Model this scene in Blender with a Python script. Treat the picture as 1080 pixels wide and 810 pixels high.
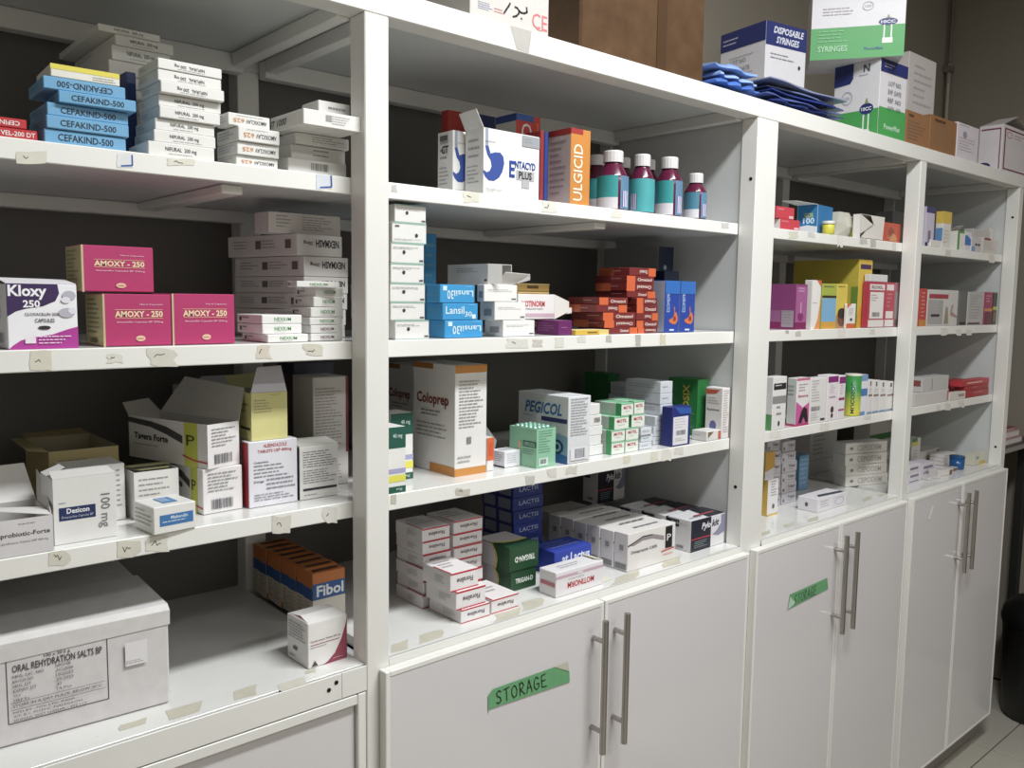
import bpy, math, random
from mathutils import Vector, Matrix
random.seed(7)
for o in list(bpy.data.objects): bpy.data.objects.remove(o)
scn = bpy.context.scene
col = scn.collection

# ------------------------------------------------------------------ camera
CAM = Vector((0.0, -1.0776, 1.5824))
RC = Matrix(((0.7514756, -0.6596210, 0.0135854),      # camera right
             (-0.0556407, -0.0838800, -0.9949212),     # camera down
             (0.6574105, 0.7469031, -0.0997356)))      # camera forward
FPX = 896.665
cd = bpy.data.cameras.new('camera')
cd.sensor_width = 36.0; cd.lens = FPX * 36.0 / 1080.0; cd.clip_start = 0.02
cam = bpy.data.objects.new('camera', cd); col.objects.link(cam)
M3 = Matrix((RC[0], -RC[1], -RC[2])).transposed()
cam.matrix_world = Matrix.Translation(CAM) @ M3.to_4x4()
scn.camera = cam

# ------------------------------------------------------------------ light and exposure
w = bpy.data.worlds.new('world'); scn.world = w; w.use_nodes = True
w.node_tree.nodes['Background'].inputs[0].default_value = (0.75, 0.78, 0.85, 1)
w.node_tree.nodes['Background'].inputs[1].default_value = 0.0
scn.view_settings.view_transform = 'Standard'
scn.view_settings.look = 'None'
scn.view_settings.gamma = 1.0
scn.view_settings.use_curve_mapping = False
scn.view_settings.exposure = 0.43
CEIL = 3.0
LAMPS = [  # x, y, length(x), watts, colour, name, label : ceiling tube fittings of the room, above and behind the photographer
    (1.15, -0.92, 1.2, 39, (0.955, 0.985, 1.0), 'ceiling_tube_shelving_side_offscreen', 'white tube lamp fitting on the ceiling before the shelving'),
    (1.7, -2.35, 1.2, 19, (0.965, 0.985, 1.0), 'ceiling_tube_facing_side_offscreen', 'white tube lamp fitting on the ceiling near the facing wall'),
]
def area_lamp(x, y, L, watts, c, name, label):
    ld = bpy.data.lights.new(name, 'AREA')
    ld.shape = 'RECTANGLE'; ld.size = L; ld.size_y = 0.22; ld.energy = watts; ld.color = c
    o = bpy.data.objects.new(name, ld); col.objects.link(o)
    o.location = (x, y, CEIL - 0.085)
    return o
for a in LAMPS: area_lamp(*a)

# ------------------------------------------------------------------ pixel helpers (1080 x 810)
def ray(u, v):
    return RC.transposed() @ Vector(((u - 540) / FPX, (v - 405) / FPX, 1.0))
def on(u, v, ax, val):
    r = ray(u, v); t = (val - CAM[ax]) / r[ax]
    return CAM + r * t
def onY(u, v, y): return on(u, v, 1, y)
def onZ(u, v, z): return on(u, v, 2, z)
def along(P, D, u):            # s such that P + s D projects to column u
    a = RC @ (P - CAM); b = RC @ D; k = (u - 540) / FPX
    return (k * a[2] - a[0]) / (b[0] - k * b[2])
def rise(P, v):                # h such that P + h Z projects to row v
    a = RC @ (P - CAM); b = RC @ Vector((0, 0, 1)); k = (v - 405) / FPX
    return (k * a[2] - a[1]) / (b[1] - k * b[2])

# ------------------------------------------------------------------ materials
def lin(h):
    h = h.lstrip('#'); c = [int(h[i:i + 2], 16) / 255 for i in (0, 2, 4)]
    c = [(x / 12.92 if x <= .04045 else ((x + .055) / 1.055) ** 2.4) for x in c]; g = .3 * c[0] + .6 * c[1] + .1 * c[2]
    return tuple(x + (g - x) * .12 for x in c) + (1,)          # printed inks are a little duller than pure colours
MATS = {}
def mat(h, rough=.5, kind='card', metal=0.0):
    key = (h, rough, kind, metal)
    if key in MATS: return MATS[key]
    m = bpy.data.materials.new(kind + '_' + h); m.use_nodes = True
    nt = m.node_tree; b = nt.nodes['Principled BSDF']; L = nt.links.new
    base = lin(h)
    b.inputs['Roughness'].default_value = rough; b.inputs['Metallic'].default_value = metal
    b.inputs['Base Color'].default_value = base
    amp, scale = {'card': (.06, 45), 'ink': (0, 1), 'paint': (.05, 7), 'wall': (.10, 3), 'laminate': (.02, 5), 'paper': (.14, 60),
                  'kraft': (.5, 22), 'metal': (.05, 90), 'plastic': (.03, 20), 'tile': (.10, 14), 'bag': (.12, 25), 'deck': (.10, 9)}[kind]
    if amp:
        tc = nt.nodes.new('ShaderNodeTexCoord'); n = nt.nodes.new('ShaderNodeTexNoise')
        n.inputs['Scale'].default_value = scale; n.inputs['Detail'].default_value = 4
        L(tc.outputs['Object'], n.inputs['Vector'])
        mx = nt.nodes.new('ShaderNodeMix'); mx.data_type = 'RGBA'
        mx.inputs['A'].default_value = tuple(x * (1 - amp) for x in base[:3]) + (1,)
        mx.inputs['B'].default_value = tuple(min(1, x * (1 + amp * .6)) for x in base[:3]) + (1,)
        L(n.outputs['Fac'], mx.inputs['Factor']); L(mx.outputs['Result'], b.inputs['Base Color'])
        if kind in ('wall', 'paper', 'kraft', 'bag', 'card'):
            bp = nt.nodes.new('ShaderNodeBump'); bp.inputs['Strength'].default_value = {'wall': .25, 'bag': .6}.get(kind, .06)
            bp.inputs['Distance'].default_value = .002
            L(n.outputs['Fac'], bp.inputs['Height']); L(bp.outputs['Normal'], b.inputs['Normal'])
        if kind == 'deck':      # worn melamine: faint scuffs
            n2 = nt.nodes.new('ShaderNodeTexNoise'); n2.inputs['Scale'].default_value = 120
            L(tc.outputs['Object'], n2.inputs['Vector'])
            rp = nt.nodes.new('ShaderNodeMapRange'); rp.inputs['From Min'].default_value = .68; rp.inputs['From Max'].default_value = .78
            rp.inputs['To Max'].default_value = .25
            L(n2.outputs['Fac'], rp.inputs['Value'])
            m2 = nt.nodes.new('ShaderNodeMix'); m2.data_type = 'RGBA'
            m2.inputs['B'].default_value = lin('8a867a')
            L(rp.outputs['Result'], m2.inputs['Factor']); L(mx.outputs['Result'], m2.inputs['A']); L(m2.outputs['Result'], b.inputs['Base Color'])
    MATS[key] = m
    return m

# ------------------------------------------------------------------ mesh helpers
class MB:
    def __init__(s): s.v = []; s.f = []; s.mi = []; s.ms = []; s.sm = []
    def slot(s, m):
        if m not in s.ms: s.ms.append(m)
        return s.ms.index(m)
    def poly(s, pts, m, smooth=False):
        b = len(s.v); s.v += [tuple(p) for p in pts]; s.f.append(tuple(range(b, b + len(pts)))); s.mi.append(s.slot(m)); s.sm.append(smooth)
    def mesh(s, vs, fs, m, smooth=False):
        b = len(s.v); s.v += [tuple(p) for p in vs]; k = s.slot(m)
        for f in fs: s.f.append(tuple(b + i for i in f)); s.mi.append(k); s.sm.append(smooth)
    def box(s, x0, y0, z0, x1, y1, z1, m, c=0.0, mats=None):
        """chamfered box; mats: dict of face -> material (f l t r k b)"""
        mats = mats or {}
        if c <= 0:
            vs = [(x, y, z) for z in (z0, z1) for y in (y0, y1) for x in (x0, x1)]
            for f, n in (((0, 1, 5, 4), 'f'), ((1, 3, 7, 5), 'r'), ((3, 2, 6, 7), 'k'), ((2, 0, 4, 6), 'l'), ((4, 5, 7, 6), 't'), ((0, 2, 3, 1), 'b')):
                s.poly([vs[i] for i in f], mats.get(n, m))
            return
        X = (x0, x1); Y = (y0, y1); Z = (z0, z1); sg = (1, -1)
        def vx(i, j, k): return (X[i], Y[j] + sg[j] * c, Z[k] + sg[k] * c)
        def vy(i, j, k): return (X[i] + sg[i] * c, Y[j], Z[k] + sg[k] * c)
        def vz(i, j, k): return (X[i] + sg[i] * c, Y[j] + sg[j] * c, Z[k])
        P = s.poly
        P([vy(0, 0, 0), vy(1, 0, 0), vy(1, 0, 1), vy(0, 0, 1)], mats.get('f', m))
        P([vy(1, 1, 0), vy(0, 1, 0), vy(0, 1, 1), vy(1, 1, 1)], mats.get('k', m))
        P([vx(0, 1, 0), vx(0, 0, 0), vx(0, 0, 1), vx(0, 1, 1)], mats.get('l', m))
        P([vx(1, 0, 0), vx(1, 1, 0), vx(1, 1, 1), vx(1, 0, 1)], mats.get('r', m))
        P([vz(0, 0, 1), vz(1, 0, 1), vz(1, 1, 1), vz(0, 1, 1)], mats.get('t', m))
        P([vz(0, 1, 0), vz(1, 1, 0), vz(1, 0, 0), vz(0, 0, 0)], mats.get('b', m))
        for i in (0, 1):
            for j in (0, 1):
                P([vx(i, j, 0), vy(i, j, 0), vy(i, j, 1), vx(i, j, 1)], m)
        for i in (0, 1):
            for k in (0, 1):
                P([vx(i, 0, k), vz(i, 0, k), vz(i, 1, k), vx(i, 1, k)], m)
        for j in (0, 1):
            for k in (0, 1):
                P([vy(0, j, k), vz(0, j, k), vz(1, j, k), vy(1, j, k)], m)
        for i in (0, 1):
            for j in (0, 1):
                for k in (0, 1): P([vx(i, j, k), vy(i, j, k), vz(i, j, k)], m)
    def tube(s, a, b, r, m, n=12, r2=None):
        a = Vector(a); b = Vector(b); d = (b - a).normalized(); r2 = r if r2 is None else r2
        t = d.orthogonal().normalized(); q = d.cross(t)
        ra = [a + (t * math.cos(2 * math.pi * i / n) + q * math.sin(2 * math.pi * i / n)) * r for i in range(n)]
        rb = [b + (t * math.cos(2 * math.pi * i / n) + q * math.sin(2 * math.pi * i / n)) * r2 for i in range(n)]
        s.mesh(ra + rb, [(i, (i + 1) % n, n + (i + 1) % n, n + i) for i in range(n)], m, True)
        s.poly(ra[::-1], m); s.poly(rb, m)
    def lathe(s, prof, m, n=28, c=(0, 0), a0=0, a1=2 * math.pi, smooth=True):
        full = abs(a1 - a0 - 2 * math.pi) < 1e-6; k = n if full else n + 1
        vs = []
        for r, z in prof:
            for i in range(k):
                a = a0 + (a1 - a0) * i / n; vs.append((c[0] + r * math.cos(a), c[1] + r * math.sin(a), z))
        fs = []
        for j in range(len(prof) - 1):
            for i in range(n):
                i2 = (i + 1) % k; fs.append((j * k + i, j * k + i2, (j + 1) * k + i2, (j + 1) * k + i))
        s.mesh(vs, fs, m, smooth)
    def build(s, name, parent=None, loc=(0, 0, 0), rz=0.0):
        me = bpy.data.meshes.new(name); me.from_pydata(s.v, [], s.f)
        for m in s.ms: me.materials.append(m)
        me.polygons.foreach_set('material_index', s.mi); me.polygons.foreach_set('use_smooth', s.sm)
        me.update()
        return link(name, me, parent, loc, rz)
def link(name, me, parent=None, loc=(0, 0, 0), rz=0.0):
    o = bpy.data.objects.new(name, me); col.objects.link(o); o.location = loc; o.rotation_euler = (0, 0, rz)
    if parent is not None: o.parent = parent
    return o
def tag(o, label, cat, group=None, kind=None):
    o['label'] = label; o['category'] = cat
    if group: o['group'] = group
    if kind: o['kind'] = kind
    return o
def struct(o, label=None, cat=None):
    o['kind'] = 'structure'
    if label: o['label'] = label
    if cat: o['category'] = cat
    return o

# ------------------------------------------------------------------ lettering
TXT = {}
def text_mesh(s, bold=0.0, shear=0.0, sp=1.0):
    key = (s, bold, shear, sp)
    if key not in TXT:
        cu = bpy.data.curves.new('lettering', 'FONT'); cu.body = s; cu.resolution_u = 2; cu.fill_mode = 'FRONT'
        cu.offset = bold; cu.shear = shear; cu.space_character = sp
        ob = bpy.data.objects.new('lettering', cu)
        me = bpy.data.meshes.new_from_object(ob)
        vs = [tuple(v.co) for v in me.vertices]; fs = [tuple(p.vertices) for p in me.polygons]
        bpy.data.objects.remove(ob); bpy.data.curves.remove(cu); bpy.data.meshes.remove(me)
        x0 = min(v[0] for v in vs); x1 = max(v[0] for v in vs); y0 = min(v[1] for v in vs); y1 = max(v[1] for v in vs)
        TXT[key] = ([((v[0] - x0) / (x1 - x0), (v[1] - y0) / (y1 - y0)) for v in vs], fs)
    return TXT[key]

def pale(h, t=.28): return ''.join('%02x' % int(int(h[i:i + 2], 16) * (1 - t) + 205 * t) for i in (0, 2, 4)) if sum(int(h[i:i + 2], 16) for i in (0, 2, 4)) < 430 else h
INK = lambda h: mat(h, .45, 'ink')
def face_fn(face, w, d, h, off):
    if face == 'f': return lambda u, v: (u * w, -off, v * h)
    if face == 'l': return lambda u, v: (-off, (1 - u) * d, v * h)
    if face == 'r': return lambda u, v: (w + off, u * d, v * h)
    if face == 't': return lambda u, v: (u * w, v * d, h + off)
def draw(prints, w, d, h, parent, loc=(0, 0, 0), rz=0.0):
    """flat print on the faces of a carton: panels, lettering, fine print"""
    SETS = {}
    rnd = random.Random(hash((round(w, 4), round(h, 4), len(prints))) & 0xffff)
    for n, p in enumerate(prints):
        k, face = p[0], p[1]; off = .0003 + .00012 * n
        F = face_fn(face, w, d, h, off)
        A_, B, Cc = SETS.setdefault(face, ([], MB(), MB()))
        A = MB()
        if k in 'RPEO':
            q_ = [(p[2], p[3]), (p[4], p[5])] if k == 'R' else p[2] if k == 'P' else [(p[2] - p[4], p[3] - p[5]), (p[2] + p[4], p[3] + p[5])]
            A_.append(([min(t[0] for t in q_), min(t[1] for t in q_), max(t[0] for t in q_), max(t[1] for t in q_)], A))
        if k == 'R':
            u0, v0, u1, v1, c = p[2:7]; A.poly([F(u0, v0), F(u1, v0), F(u1, v1), F(u0, v1)], INK(c))
        elif k == 'P':
            A.poly([F(*q) for q in p[2]], INK(p[3]))
        elif k == 'E':
            cu, cv, ru, rv, c = p[2:7]; A.poly([F(cu + ru * math.cos(t * math.pi / 12), cv + rv * math.sin(t * math.pi / 12)) for t in range(24)], INK(c))
        elif k == 'O':          # ring
            cu, cv, ru, rv, c = p[2:7]; q = .86
            for t in range(24):
                a, b = t * math.pi / 12, (t + 1) * math.pi / 12
                A.poly([F(cu + ru * math.cos(a), cv + rv * math.sin(a)), F(cu + ru * math.cos(b), cv + rv * math.sin(b)),
                        F(cu + q * ru * math.cos(b), cv + q * rv * math.sin(b)), F(cu + q * ru * math.cos(a), cv + q * rv * math.sin(a))], INK(c))
        elif k == 'T':
            s, u0, v0, u1, v1, c = p[2:8]; o = p[8] if len(p) > 8 else ''
            vs, fs = text_mesh(s, .012 if 'b' in o else .03 if 'B' in o else 0.0, .25 if 'i' in o else 0.0)
            def tr(x, y):
                if 'f' in o: x, y = 1 - x, 1 - y
                if 'u' in o: x, y = 1 - y, x
                if 'd' in o: x, y = y, 1 - x
                return F(u0 + x * (u1 - u0), v0 + y * (v1 - v0))
            B.mesh([tr(*v) for v in vs], fs, INK(c))
        elif k == 'L':
            u0, v0, u1, v1, nl, c = p[2:8]; c = pale(c); st = (v1 - v0) / nl
            for i in range(nl):
                y1 = v1 - i * st; y0 = y1 - st * .32; x = u0; e = u0 + (u1 - u0) * rnd.uniform(.55, 1)
                while x < e:
                    q = min(e, x + (u1 - u0) * rnd.uniform(.06, .22)); Cc.poly([F(x, y0), F(q, y0), F(q, y1), F(x, y1)], INK(c)); x = q + (u1 - u0) * .025
        elif k == 'B':
            u0, v0, u1, v1, c = p[2:7]; x = u0
            while x < u1:
                q = min(u1, x + (u1 - u0) * rnd.choice((.02, .03, .05))); Cc.poly([F(x, v0), F(q, v0), F(q, v1), F(x, v1)], INK(c)); x = q + (u1 - u0) * rnd.choice((.02, .03, .045))
        elif k == 'S':          # brush strokes: list of polylines, width
            for pl in p[2]:
                wd = p[4]
                for (a, b) in zip(pl, pl[1:]):
                    dx, dy = (b[0] - a[0]) * w, (b[1] - a[1]) * h; Ln = math.hypot(dx, dy) or 1; nx, ny = -dy / Ln * wd / w, dx / Ln * wd / h
                    ex, ey = dx / Ln * wd * .5 / w, dy / Ln * wd * .5 / h
                    B.poly([F(a[0] + nx - ex, a[1] + ny - ey), F(b[0] + nx + ex, b[1] + ny + ey), F(b[0] - nx + ex, b[1] - ny + ey), F(a[0] - nx - ex, a[1] - ny - ey)], INK(p[3]))
    for A_, B, Cc in SETS.values():
        groups = []                       # patches that touch are one printed panel
        for bb, A in A_:
            hit = [g for g in groups if any(bb[0] <= o[2] and o[0] <= bb[2] and bb[1] <= o[3] and o[1] <= bb[3] for o, _ in g)]
            new = [(bb, A)] + [x for g in hit for x in g]
            groups = [g for g in groups if g not in hit] + [new]
        for g in groups:
            M = MB()
            for _, A in g:
                for f, mi in zip(A.f, A.mi): M.poly([A.v[i] for i in f], A.ms[mi])
            if M.v: M.build('printed_panel', parent, loc, rz)
        if B.v: B.build('lettering', parent, loc, rz)
        if Cc.v: Cc.build('fine_print', parent, loc, rz)

# ------------------------------------------------------------------ cartons
class Box: pass
def frame(uL, uR, vt, z, y=None, vb=None, yaw=0.0, uB=None, d=None, h=None, w=None):
    """dimensions of a box from its front face columns uL..uR, top row vt at the left front edge, standing at height z.
    y: depth of the left front corner (or from pixel row vb on the plane z)."""
    b = Box(); a = math.radians(yaw)
    if y is None: P = onZ(uL, vb, z)
    else:
        P = onY(uL, vt, y); P.z = z; P.x += 0
        # keep the column exact at the base height
        P = Vector((P.x, y, z)); P.x += along(P, Vector((1, 0, 0)), uL)
    ex = Vector((math.cos(a), math.sin(a), 0)); ey = Vector((-math.sin(a), math.cos(a), 0))
    b.P = P; b.yaw = a; b.z = z
    b.w = w if w else along(P, ex, uR)
    b.h = h if h else rise(P, vt)
    b.d = d if d else (along(P, ey, uB) if uB is not None else .06)
    b.ex, b.ey = ex, ey
    b.top = z + b.h
    return b
LOG = []
def carton(label, uL, uR, vt, z, c='e6e4df', faces=None, prints=(), name='medicine_carton', cat='box', group=None, rough=.42, gap=.0006, **k):
    b = frame(uL, uR, vt, z, **k)
    m = MB(); base = mat(c, rough); fm = {q: mat(v, rough) for q, v in (faces or {}).items()}
    m.box(0, 0, gap, b.w, b.d, b.h, base, c=min(.0009, b.h * .08, b.w * .08), mats=fm)
    o = m.build(name, None, b.P, b.yaw)
    tag(o, label, cat, group)
    if prints: draw(prints, b.w, b.d, b.h, o)
    b.o = o
    LOG.append((label, round(b.w, 3), round(b.d, 3), round(b.h, 3), [round(q, 3) for q in b.P]))
    return b
ORD = ['bottom', 'second'] + ['third', 'fourth', 'fifth', 'sixth', 'seventh', 'eighth', 'ninth', 'tenth']
def stack(desc, where, z, rows, c='e6e4df', faces=None, group=None, **k):
    """rows bottom to top: (uL, uR, vt, dict of overrides)"""
    out = []
    for i, r in enumerate(rows):
        kw = dict(k); kw.update(r[3] if len(r) > 3 else {})
        o = 'topmost' if i == len(rows) - 1 else ORD[i] if i == 0 else ORD[i] + ' up'
        cc = kw.pop('c', c); ff = kw.pop('faces', faces); ds = kw.pop('desc', desc)
        b = carton(f'{ds}, {o} {where}', r[0], r[1], r[2], z, c=cc, faces=ff, group=group or f'{where}', **kw)
        z = b.top; out.append(b)
    return out
def sheet(pts, m, parent, name='flap', t=.0007, loc=(0, 0, 0), rz=0.0):
    """a piece of card given by its outline, with thickness"""
    p = [Vector(q) for q in pts]; n = (p[1] - p[0]).cross(p[2] - p[0]).normalized() * t
    b = MB(); k = len(p); b.poly(p, m); b.poly([q + n for q in p][::-1], m)
    for i in range(k): j = (i + 1) % k; b.poly([p[i], p[j], p[j] + n, p[i] + n], m)
    return b.build(name, parent, loc, rz)
def open_carton(label, uL, uR, vt, z, c='e6e4df', inner='d8d5cf', open='t', prints=(), flaps=(), faces=None, name='open_carton', cat='box', group=None, fill=0.0, **k):
    """carton with its top ('t') or front ('f') open; flaps: list of (outline in fractions of w, d, h)"""
    b = frame(uL, uR, vt, z, **k); w, d, h = b.w, b.d, b.h; t = .0012
    base = mat(c, .45); inn = mat(inner, .6); fm = {q: mat(v, .45) for q, v in (faces or {}).items()}
    m = MB()
    m.box(0, 0, .0006, w, d, .0018, base)
    g = lambda q: fm.get(q, base)
    if open != 'f': m.box(0, 0, .0018, w, t, h, inn, mats={'f': g('f')})
    m.box(0, d - t, .0018, w, d, h, inn, mats={'k': g('k')})
    m.box(0, t, .0018, t, d - t, h, inn, mats={'l': g('l')})
    m.box(w - t, t, .0018, w, d - t, h, inn, mats={'r': g('r')})
    if open == 'f': m.box(t, 0, h - t, w - t, d - t, h, inn, mats={'t': g('t')})
    o = m.build(name, None, b.P, b.yaw); tag(o, label, cat, group)
    for fl in flaps:
        pts, fc = fl[0], (fl[1] if len(fl) > 1 else c)
        sheet([(x * w, y * d, q * h) for x, y, q in pts], mat(fc, .5), o, 'flap')
    if prints: draw(prints, w, d, h, o)
    b.o = o
    LOG.append((label, round(w, 3), round(d, 3), round(h, 3), [round(q, 3) for q in b.P]))
    return b

def column(desc, where, z, uL, uR, vtop, n, y, **k):
    """n equal cartons piled from z to the row vtop"""
    P = Vector((onY(uL, vtop, y).x, y, z)); P.x += along(P, Vector((1, 0, 0)), uL); H = rise(P, vtop) / n
    out = []; jit = random.Random(int(uL * 7 + vtop)); grp = k.pop('group', None) or where
    for i in range(n):
        o = 'topmost' if i == n - 1 else ORD[i] if i == 0 else ORD[i] + ' up'
        b = carton(f'{desc}, {o} {where}', uL + jit.uniform(-1, 1), uR + jit.uniform(-1, 1), 0, z, y=y + jit.uniform(0, .004), h=H, group=grp, **k); z = b.top; out.append(b)
    return out

# ================================================================== the room
WX0, WX1, WY0, WY1 = -2.2, 3.87, -3.2, 0.53
wallm = mat('8f8678', .8, 'wall'); wallp = mat('cfc9bd', .8, 'wall')
def slab(name, x0, y0, z0, x1, y1, z1, m, label, cat):
    b = MB(); b.box(x0, y0, z0, x1, y1, z1, m); return struct(b.build(name), label, cat)
fl = slab('floor', WX0, WY0, -.06, WX1, WY1, -.006, mat('6e675e', .8, 'paint'), 'grey grout bed of the tiled floor', 'floor')
slab('ceiling', WX0, WY0, CEIL, WX1, WY1, CEIL + .05, mat('e4e2dc', .8, 'wall'), 'plain off-white ceiling of the store room', 'ceiling')
slab('wall_back', WX0 - .05, WY1, 0, WX1 + .05, WY1 + .05, CEIL, wallm, 'taupe painted wall behind the shelving', 'wall')
slab('wall_right', WX1, WY0, 0, WX1 + .05, WY1, CEIL, wallm, 'taupe painted end wall beyond the shelving', 'wall')
slab('wall_left', WX0 - .05, WY0, 0, WX0, WY1, CEIL, wallp, 'pale painted wall opposite the end wall', 'wall')
slab('wall_front', WX0 - .05, WY0 - .05, 0, WX1 + .05, WY0, CEIL, wallp, 'pale painted wall facing the shelving', 'wall')
tm = None
T = .315; tl = mat('b9b4a6', .3, 'tile')
for i in range(-8, 10):
    for j in range(-4, 5):
        x = 3.415 + (i - 8) * T + .12; y = -.045 + (j - 2) * T
        if x < 2.0 or x + T > WX1 - .005 or y < -1.3 or y + T > WY1 - .004: continue
        if tm is None:
            b = MB(); b.box(.0025, .0025, -.006, T - .0025, T - .0025, 0, tl, c=.001); o = b.build('floor_tile', fl, (x, y, 0)); tm = o.data
        else: link('floor_tile', tm, fl, (x, y, 0))
# rest of the floor, out of sight: one plain tiled slab at tile height
b = MB(); b.box(WX0, WY0, -.006, 1.9, WY1, -.0005, tl); b.build('floor_slab', fl)

# ceiling tube fittings (their light is set at the top)
for x, y, L, wt, c, nm, lb in LAMPS:
    e = bpy.data.objects.new('ceiling_lamp', None); col.objects.link(e); e.location = (x, y, CEIL); tag(e, lb, 'lamp')
    b = MB(); b.box(-L / 2 - .03, -.12, -.06, L / 2 + .03, .12, 0, mat('e8e8e6', .4, 'paint'), c=.006); b.build('housing', e)

# ================================================================== shelving
ZT, ZTL, ZD = 2.0229, 1.984, 1.024
SH = {'A': (1.757, .0249), 'B': (1.5154, .0266), 'C': (1.2708, .0256)}
TD = .0407; YB = .43; YE = .47
p0 = (-.33, -.29); p1 = (.6619, .7023); p2 = (1.6534, 1.7346); p3 = (2.4692, 2.507); p4 = (3.2434, 3.2806)
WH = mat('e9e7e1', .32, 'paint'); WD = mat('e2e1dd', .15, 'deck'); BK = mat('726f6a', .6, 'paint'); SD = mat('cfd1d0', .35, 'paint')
EDGE = mat('eeece6', .35, 'paint'); DOOR = mat('d9d4d5', .12, 'laminate'); TOE = mat('8a817c', .5, 'paint')
STEEL = mat('b3aea8', .32, 'metal', 1.0); HOLE = mat('0a0a0a', .8, 'plastic'); TAPE = mat('67a872', .5, 'paper'); SCRAP = mat('c3beac', .7, 'paper')
def unit(label):
    e = bpy.data.objects.new('shelving_unit', None); col.objects.link(e); e.location = (0, 0, 0); return tag(e, label, 'shelf')
U1 = unit('long white open shelving with storage cupboards holding the pink capsule cartons and bottles')
U2 = unit('white open shelving with storage cupboards at the end wall, syringe boxes on top')
def part(name, par, x0, y0, z0, x1, y1, z1, m, c=.0015, mats=None):
    b = MB(); b.box(x0, y0, z0, x1, y1, z1, m, c=c, mats=mats); return b.build(name, par)
def posts(u, p, solid=False):
    part('post', u, p[0], 0, .1, p[1], TD, ZTL, WH)
    part('rear_post', u, p[0], YB, 0, p[1], YE, ZTL, WH)
    if p in (p0, p2, p4): part('side_panel', u, p[0] + .005, TD, .1, p[1] - .005, YB, ZTL, SD, c=0)
    else: part('side_panel', u, p[0] + .005, TD, .1, p[1] - .005, YB, 1.0055, SD, c=0)
for p in (p0, p1, p2): posts(U1, p)
for p in (p3, p4): posts(U2, p)
part('side_panel', U2, p2[1] + .0006, TD, .1, p2[1] + .006, YB, ZTL, SD, c=0)
for u, xa, xb in ((U1, p0[0], p2[1] - .0004), (U2, p2[1] + .0004, p4[1])):
    part('front_beam', u, xa, 0, ZTL + .0004, xb, TD, ZT, WH)
    part('rear_beam', u, xa, YB, ZTL + .0004, xb, YE, ZT, WH)
    part('top_panel', u, xa, TD, 2.004, xb, YB, ZT, SD, c=0)
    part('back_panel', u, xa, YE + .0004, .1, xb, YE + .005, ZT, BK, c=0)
    part('toe_kick', u, xa + .002, .03, 0, xb - .002, .05, .1, TOE, c=0)
    part('cupboard_bottom', u, xa, .002, .1, xb, YB, .112, WH, c=0)
BAYS = {1: (U1, p0[1], p1[0]), 2: (U1, p1[1], p2[0]), 3: (U2, p2[1] + .006, p3[0]), 4: (U2, p3[1], p4[0])}
m1, m3 = sum(p1) / 2, sum(p3) / 2
EXT = {1: (p0[1], m1 - .0003), 2: (m1 + .0003, p2[0]), 3: (p2[1] + .006, m3 - .0003), 4: (m3 + .0003, p4[0])}   # shelves meet behind the inner posts
SHELF = {}
for n, (u, xa, xb) in BAYS.items():
    for k, (zt, th) in SH.items():
        SHELF[n, k] = part('shelf', u, EXT[n][0], TD + .0003, zt - th, EXT[n][1], YB - .0003, zt, EDGE, c=.0012, mats={'t': WD, 'b': SD})
        part('shelf_rail', u, xa, YB - .028, zt - th - .022, xb, YB - .002, zt - th - .0004, WH)
        if n in (1, 2) and k == 'A':      # brace running front to back under the board
            xm = onY(142 if n == 1 else 500, 300, YB).x; part('shelf_brace', u, xm, TD + .02, zt - th - .013, xm + .03, YB - .03, zt - th - .0004, WH)
    part('shelf_rail', u, xa, YB - .028, ZTL - .012, xb, YB - .002, 2.0036, WH)
    part('shelf_rail', u, xb - .022, TD, ZTL - .004, xb, YB - .03, 2.0036, WH)
    part('shelf_rail', u, xa, TD, ZTL - .004, xa + .022, YB - .03, 2.0036, WH)
    SHELF[n, 'D'] = part('deck', u, xa, .0075, 1.006, xb, YE - .001, ZD, WD, c=.0004)
    if n > 1: part('front_rail', u, xa, .0004, .99, xb, .0022, ZD - .0006, WH, c=.0004)
# flush front of the first bay: rail, framed door with an inset glossy panel
part('front_rail', U1, p0[1] + .001, .0004, .984, .6187, .0022, ZD - .0006, WH, c=.0004)
part('front_rail', U1, .6193, .0004, .984, p1[0] - .0005, .0022, ZD - .0006, WH, c=.0004)
d1 = part('door', U1, p0[1] + .06, .010, .13, p1[0] - .0165, .022, .9645, DOOR, c=.0005)
part('stile', U1, p1[0] - .0155, .001, .115, p1[0] - .0008, .022, .982, WH)
part('rail', U1, p0[1] + .06, .001, .9655, p1[0] - .0160, .022, .982, WH)
for u_, v_ in ((347, 728), (354.8, 720)):
    P = onY(u_, v_, .0); b = MB(); b.tube((P.x, -.0002, P.z), (P.x, .0012, P.z), .0034, HOLE); b.build('screw_hole', U1)
# overlay doors
def bar_handle(door, x):
    b = MB(); b.tube((x, -.05, .730), (x, -.05, .989), .0062, STEEL, 16)
    for z in (.772, .948): b.tube((x, -.05, z), (x, -.0195, z), .0048, STEEL, 12)
    return b.build('handle', door)
def door(u, xa, xb, hx, label):
    z0, z1 = .108, 1.0118
    b = MB(); e = .0085; y0, y1 = -.0195, -.0012
    b.box(xa + e, y0 + .0012, z0 + e, xb - e, y1, z1 - e, DOOR)
    d = b.build('door', u); d['label'] = label
    f = MB()
    f.box(xa, y0, z0, xa + e, y1, z1, WH, c=.001); f.box(xb - e, y0, z0, xb, y1, z1, WH, c=.001)
    f.box(xa + e, y0, z1 - e, xb - e, y1, z1, WH, c=.001); f.box(xa + e, y0, z0, xb - e, y1, z0 + e, WH, c=.001)
    f.build('edge_trim', d)
    bar_handle(d, hx)
    return d
D2L = door(U1, .683, 1.1735, 1.1445, 'glossy pale grey door with a long green tape reading STORAGE')
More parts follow.
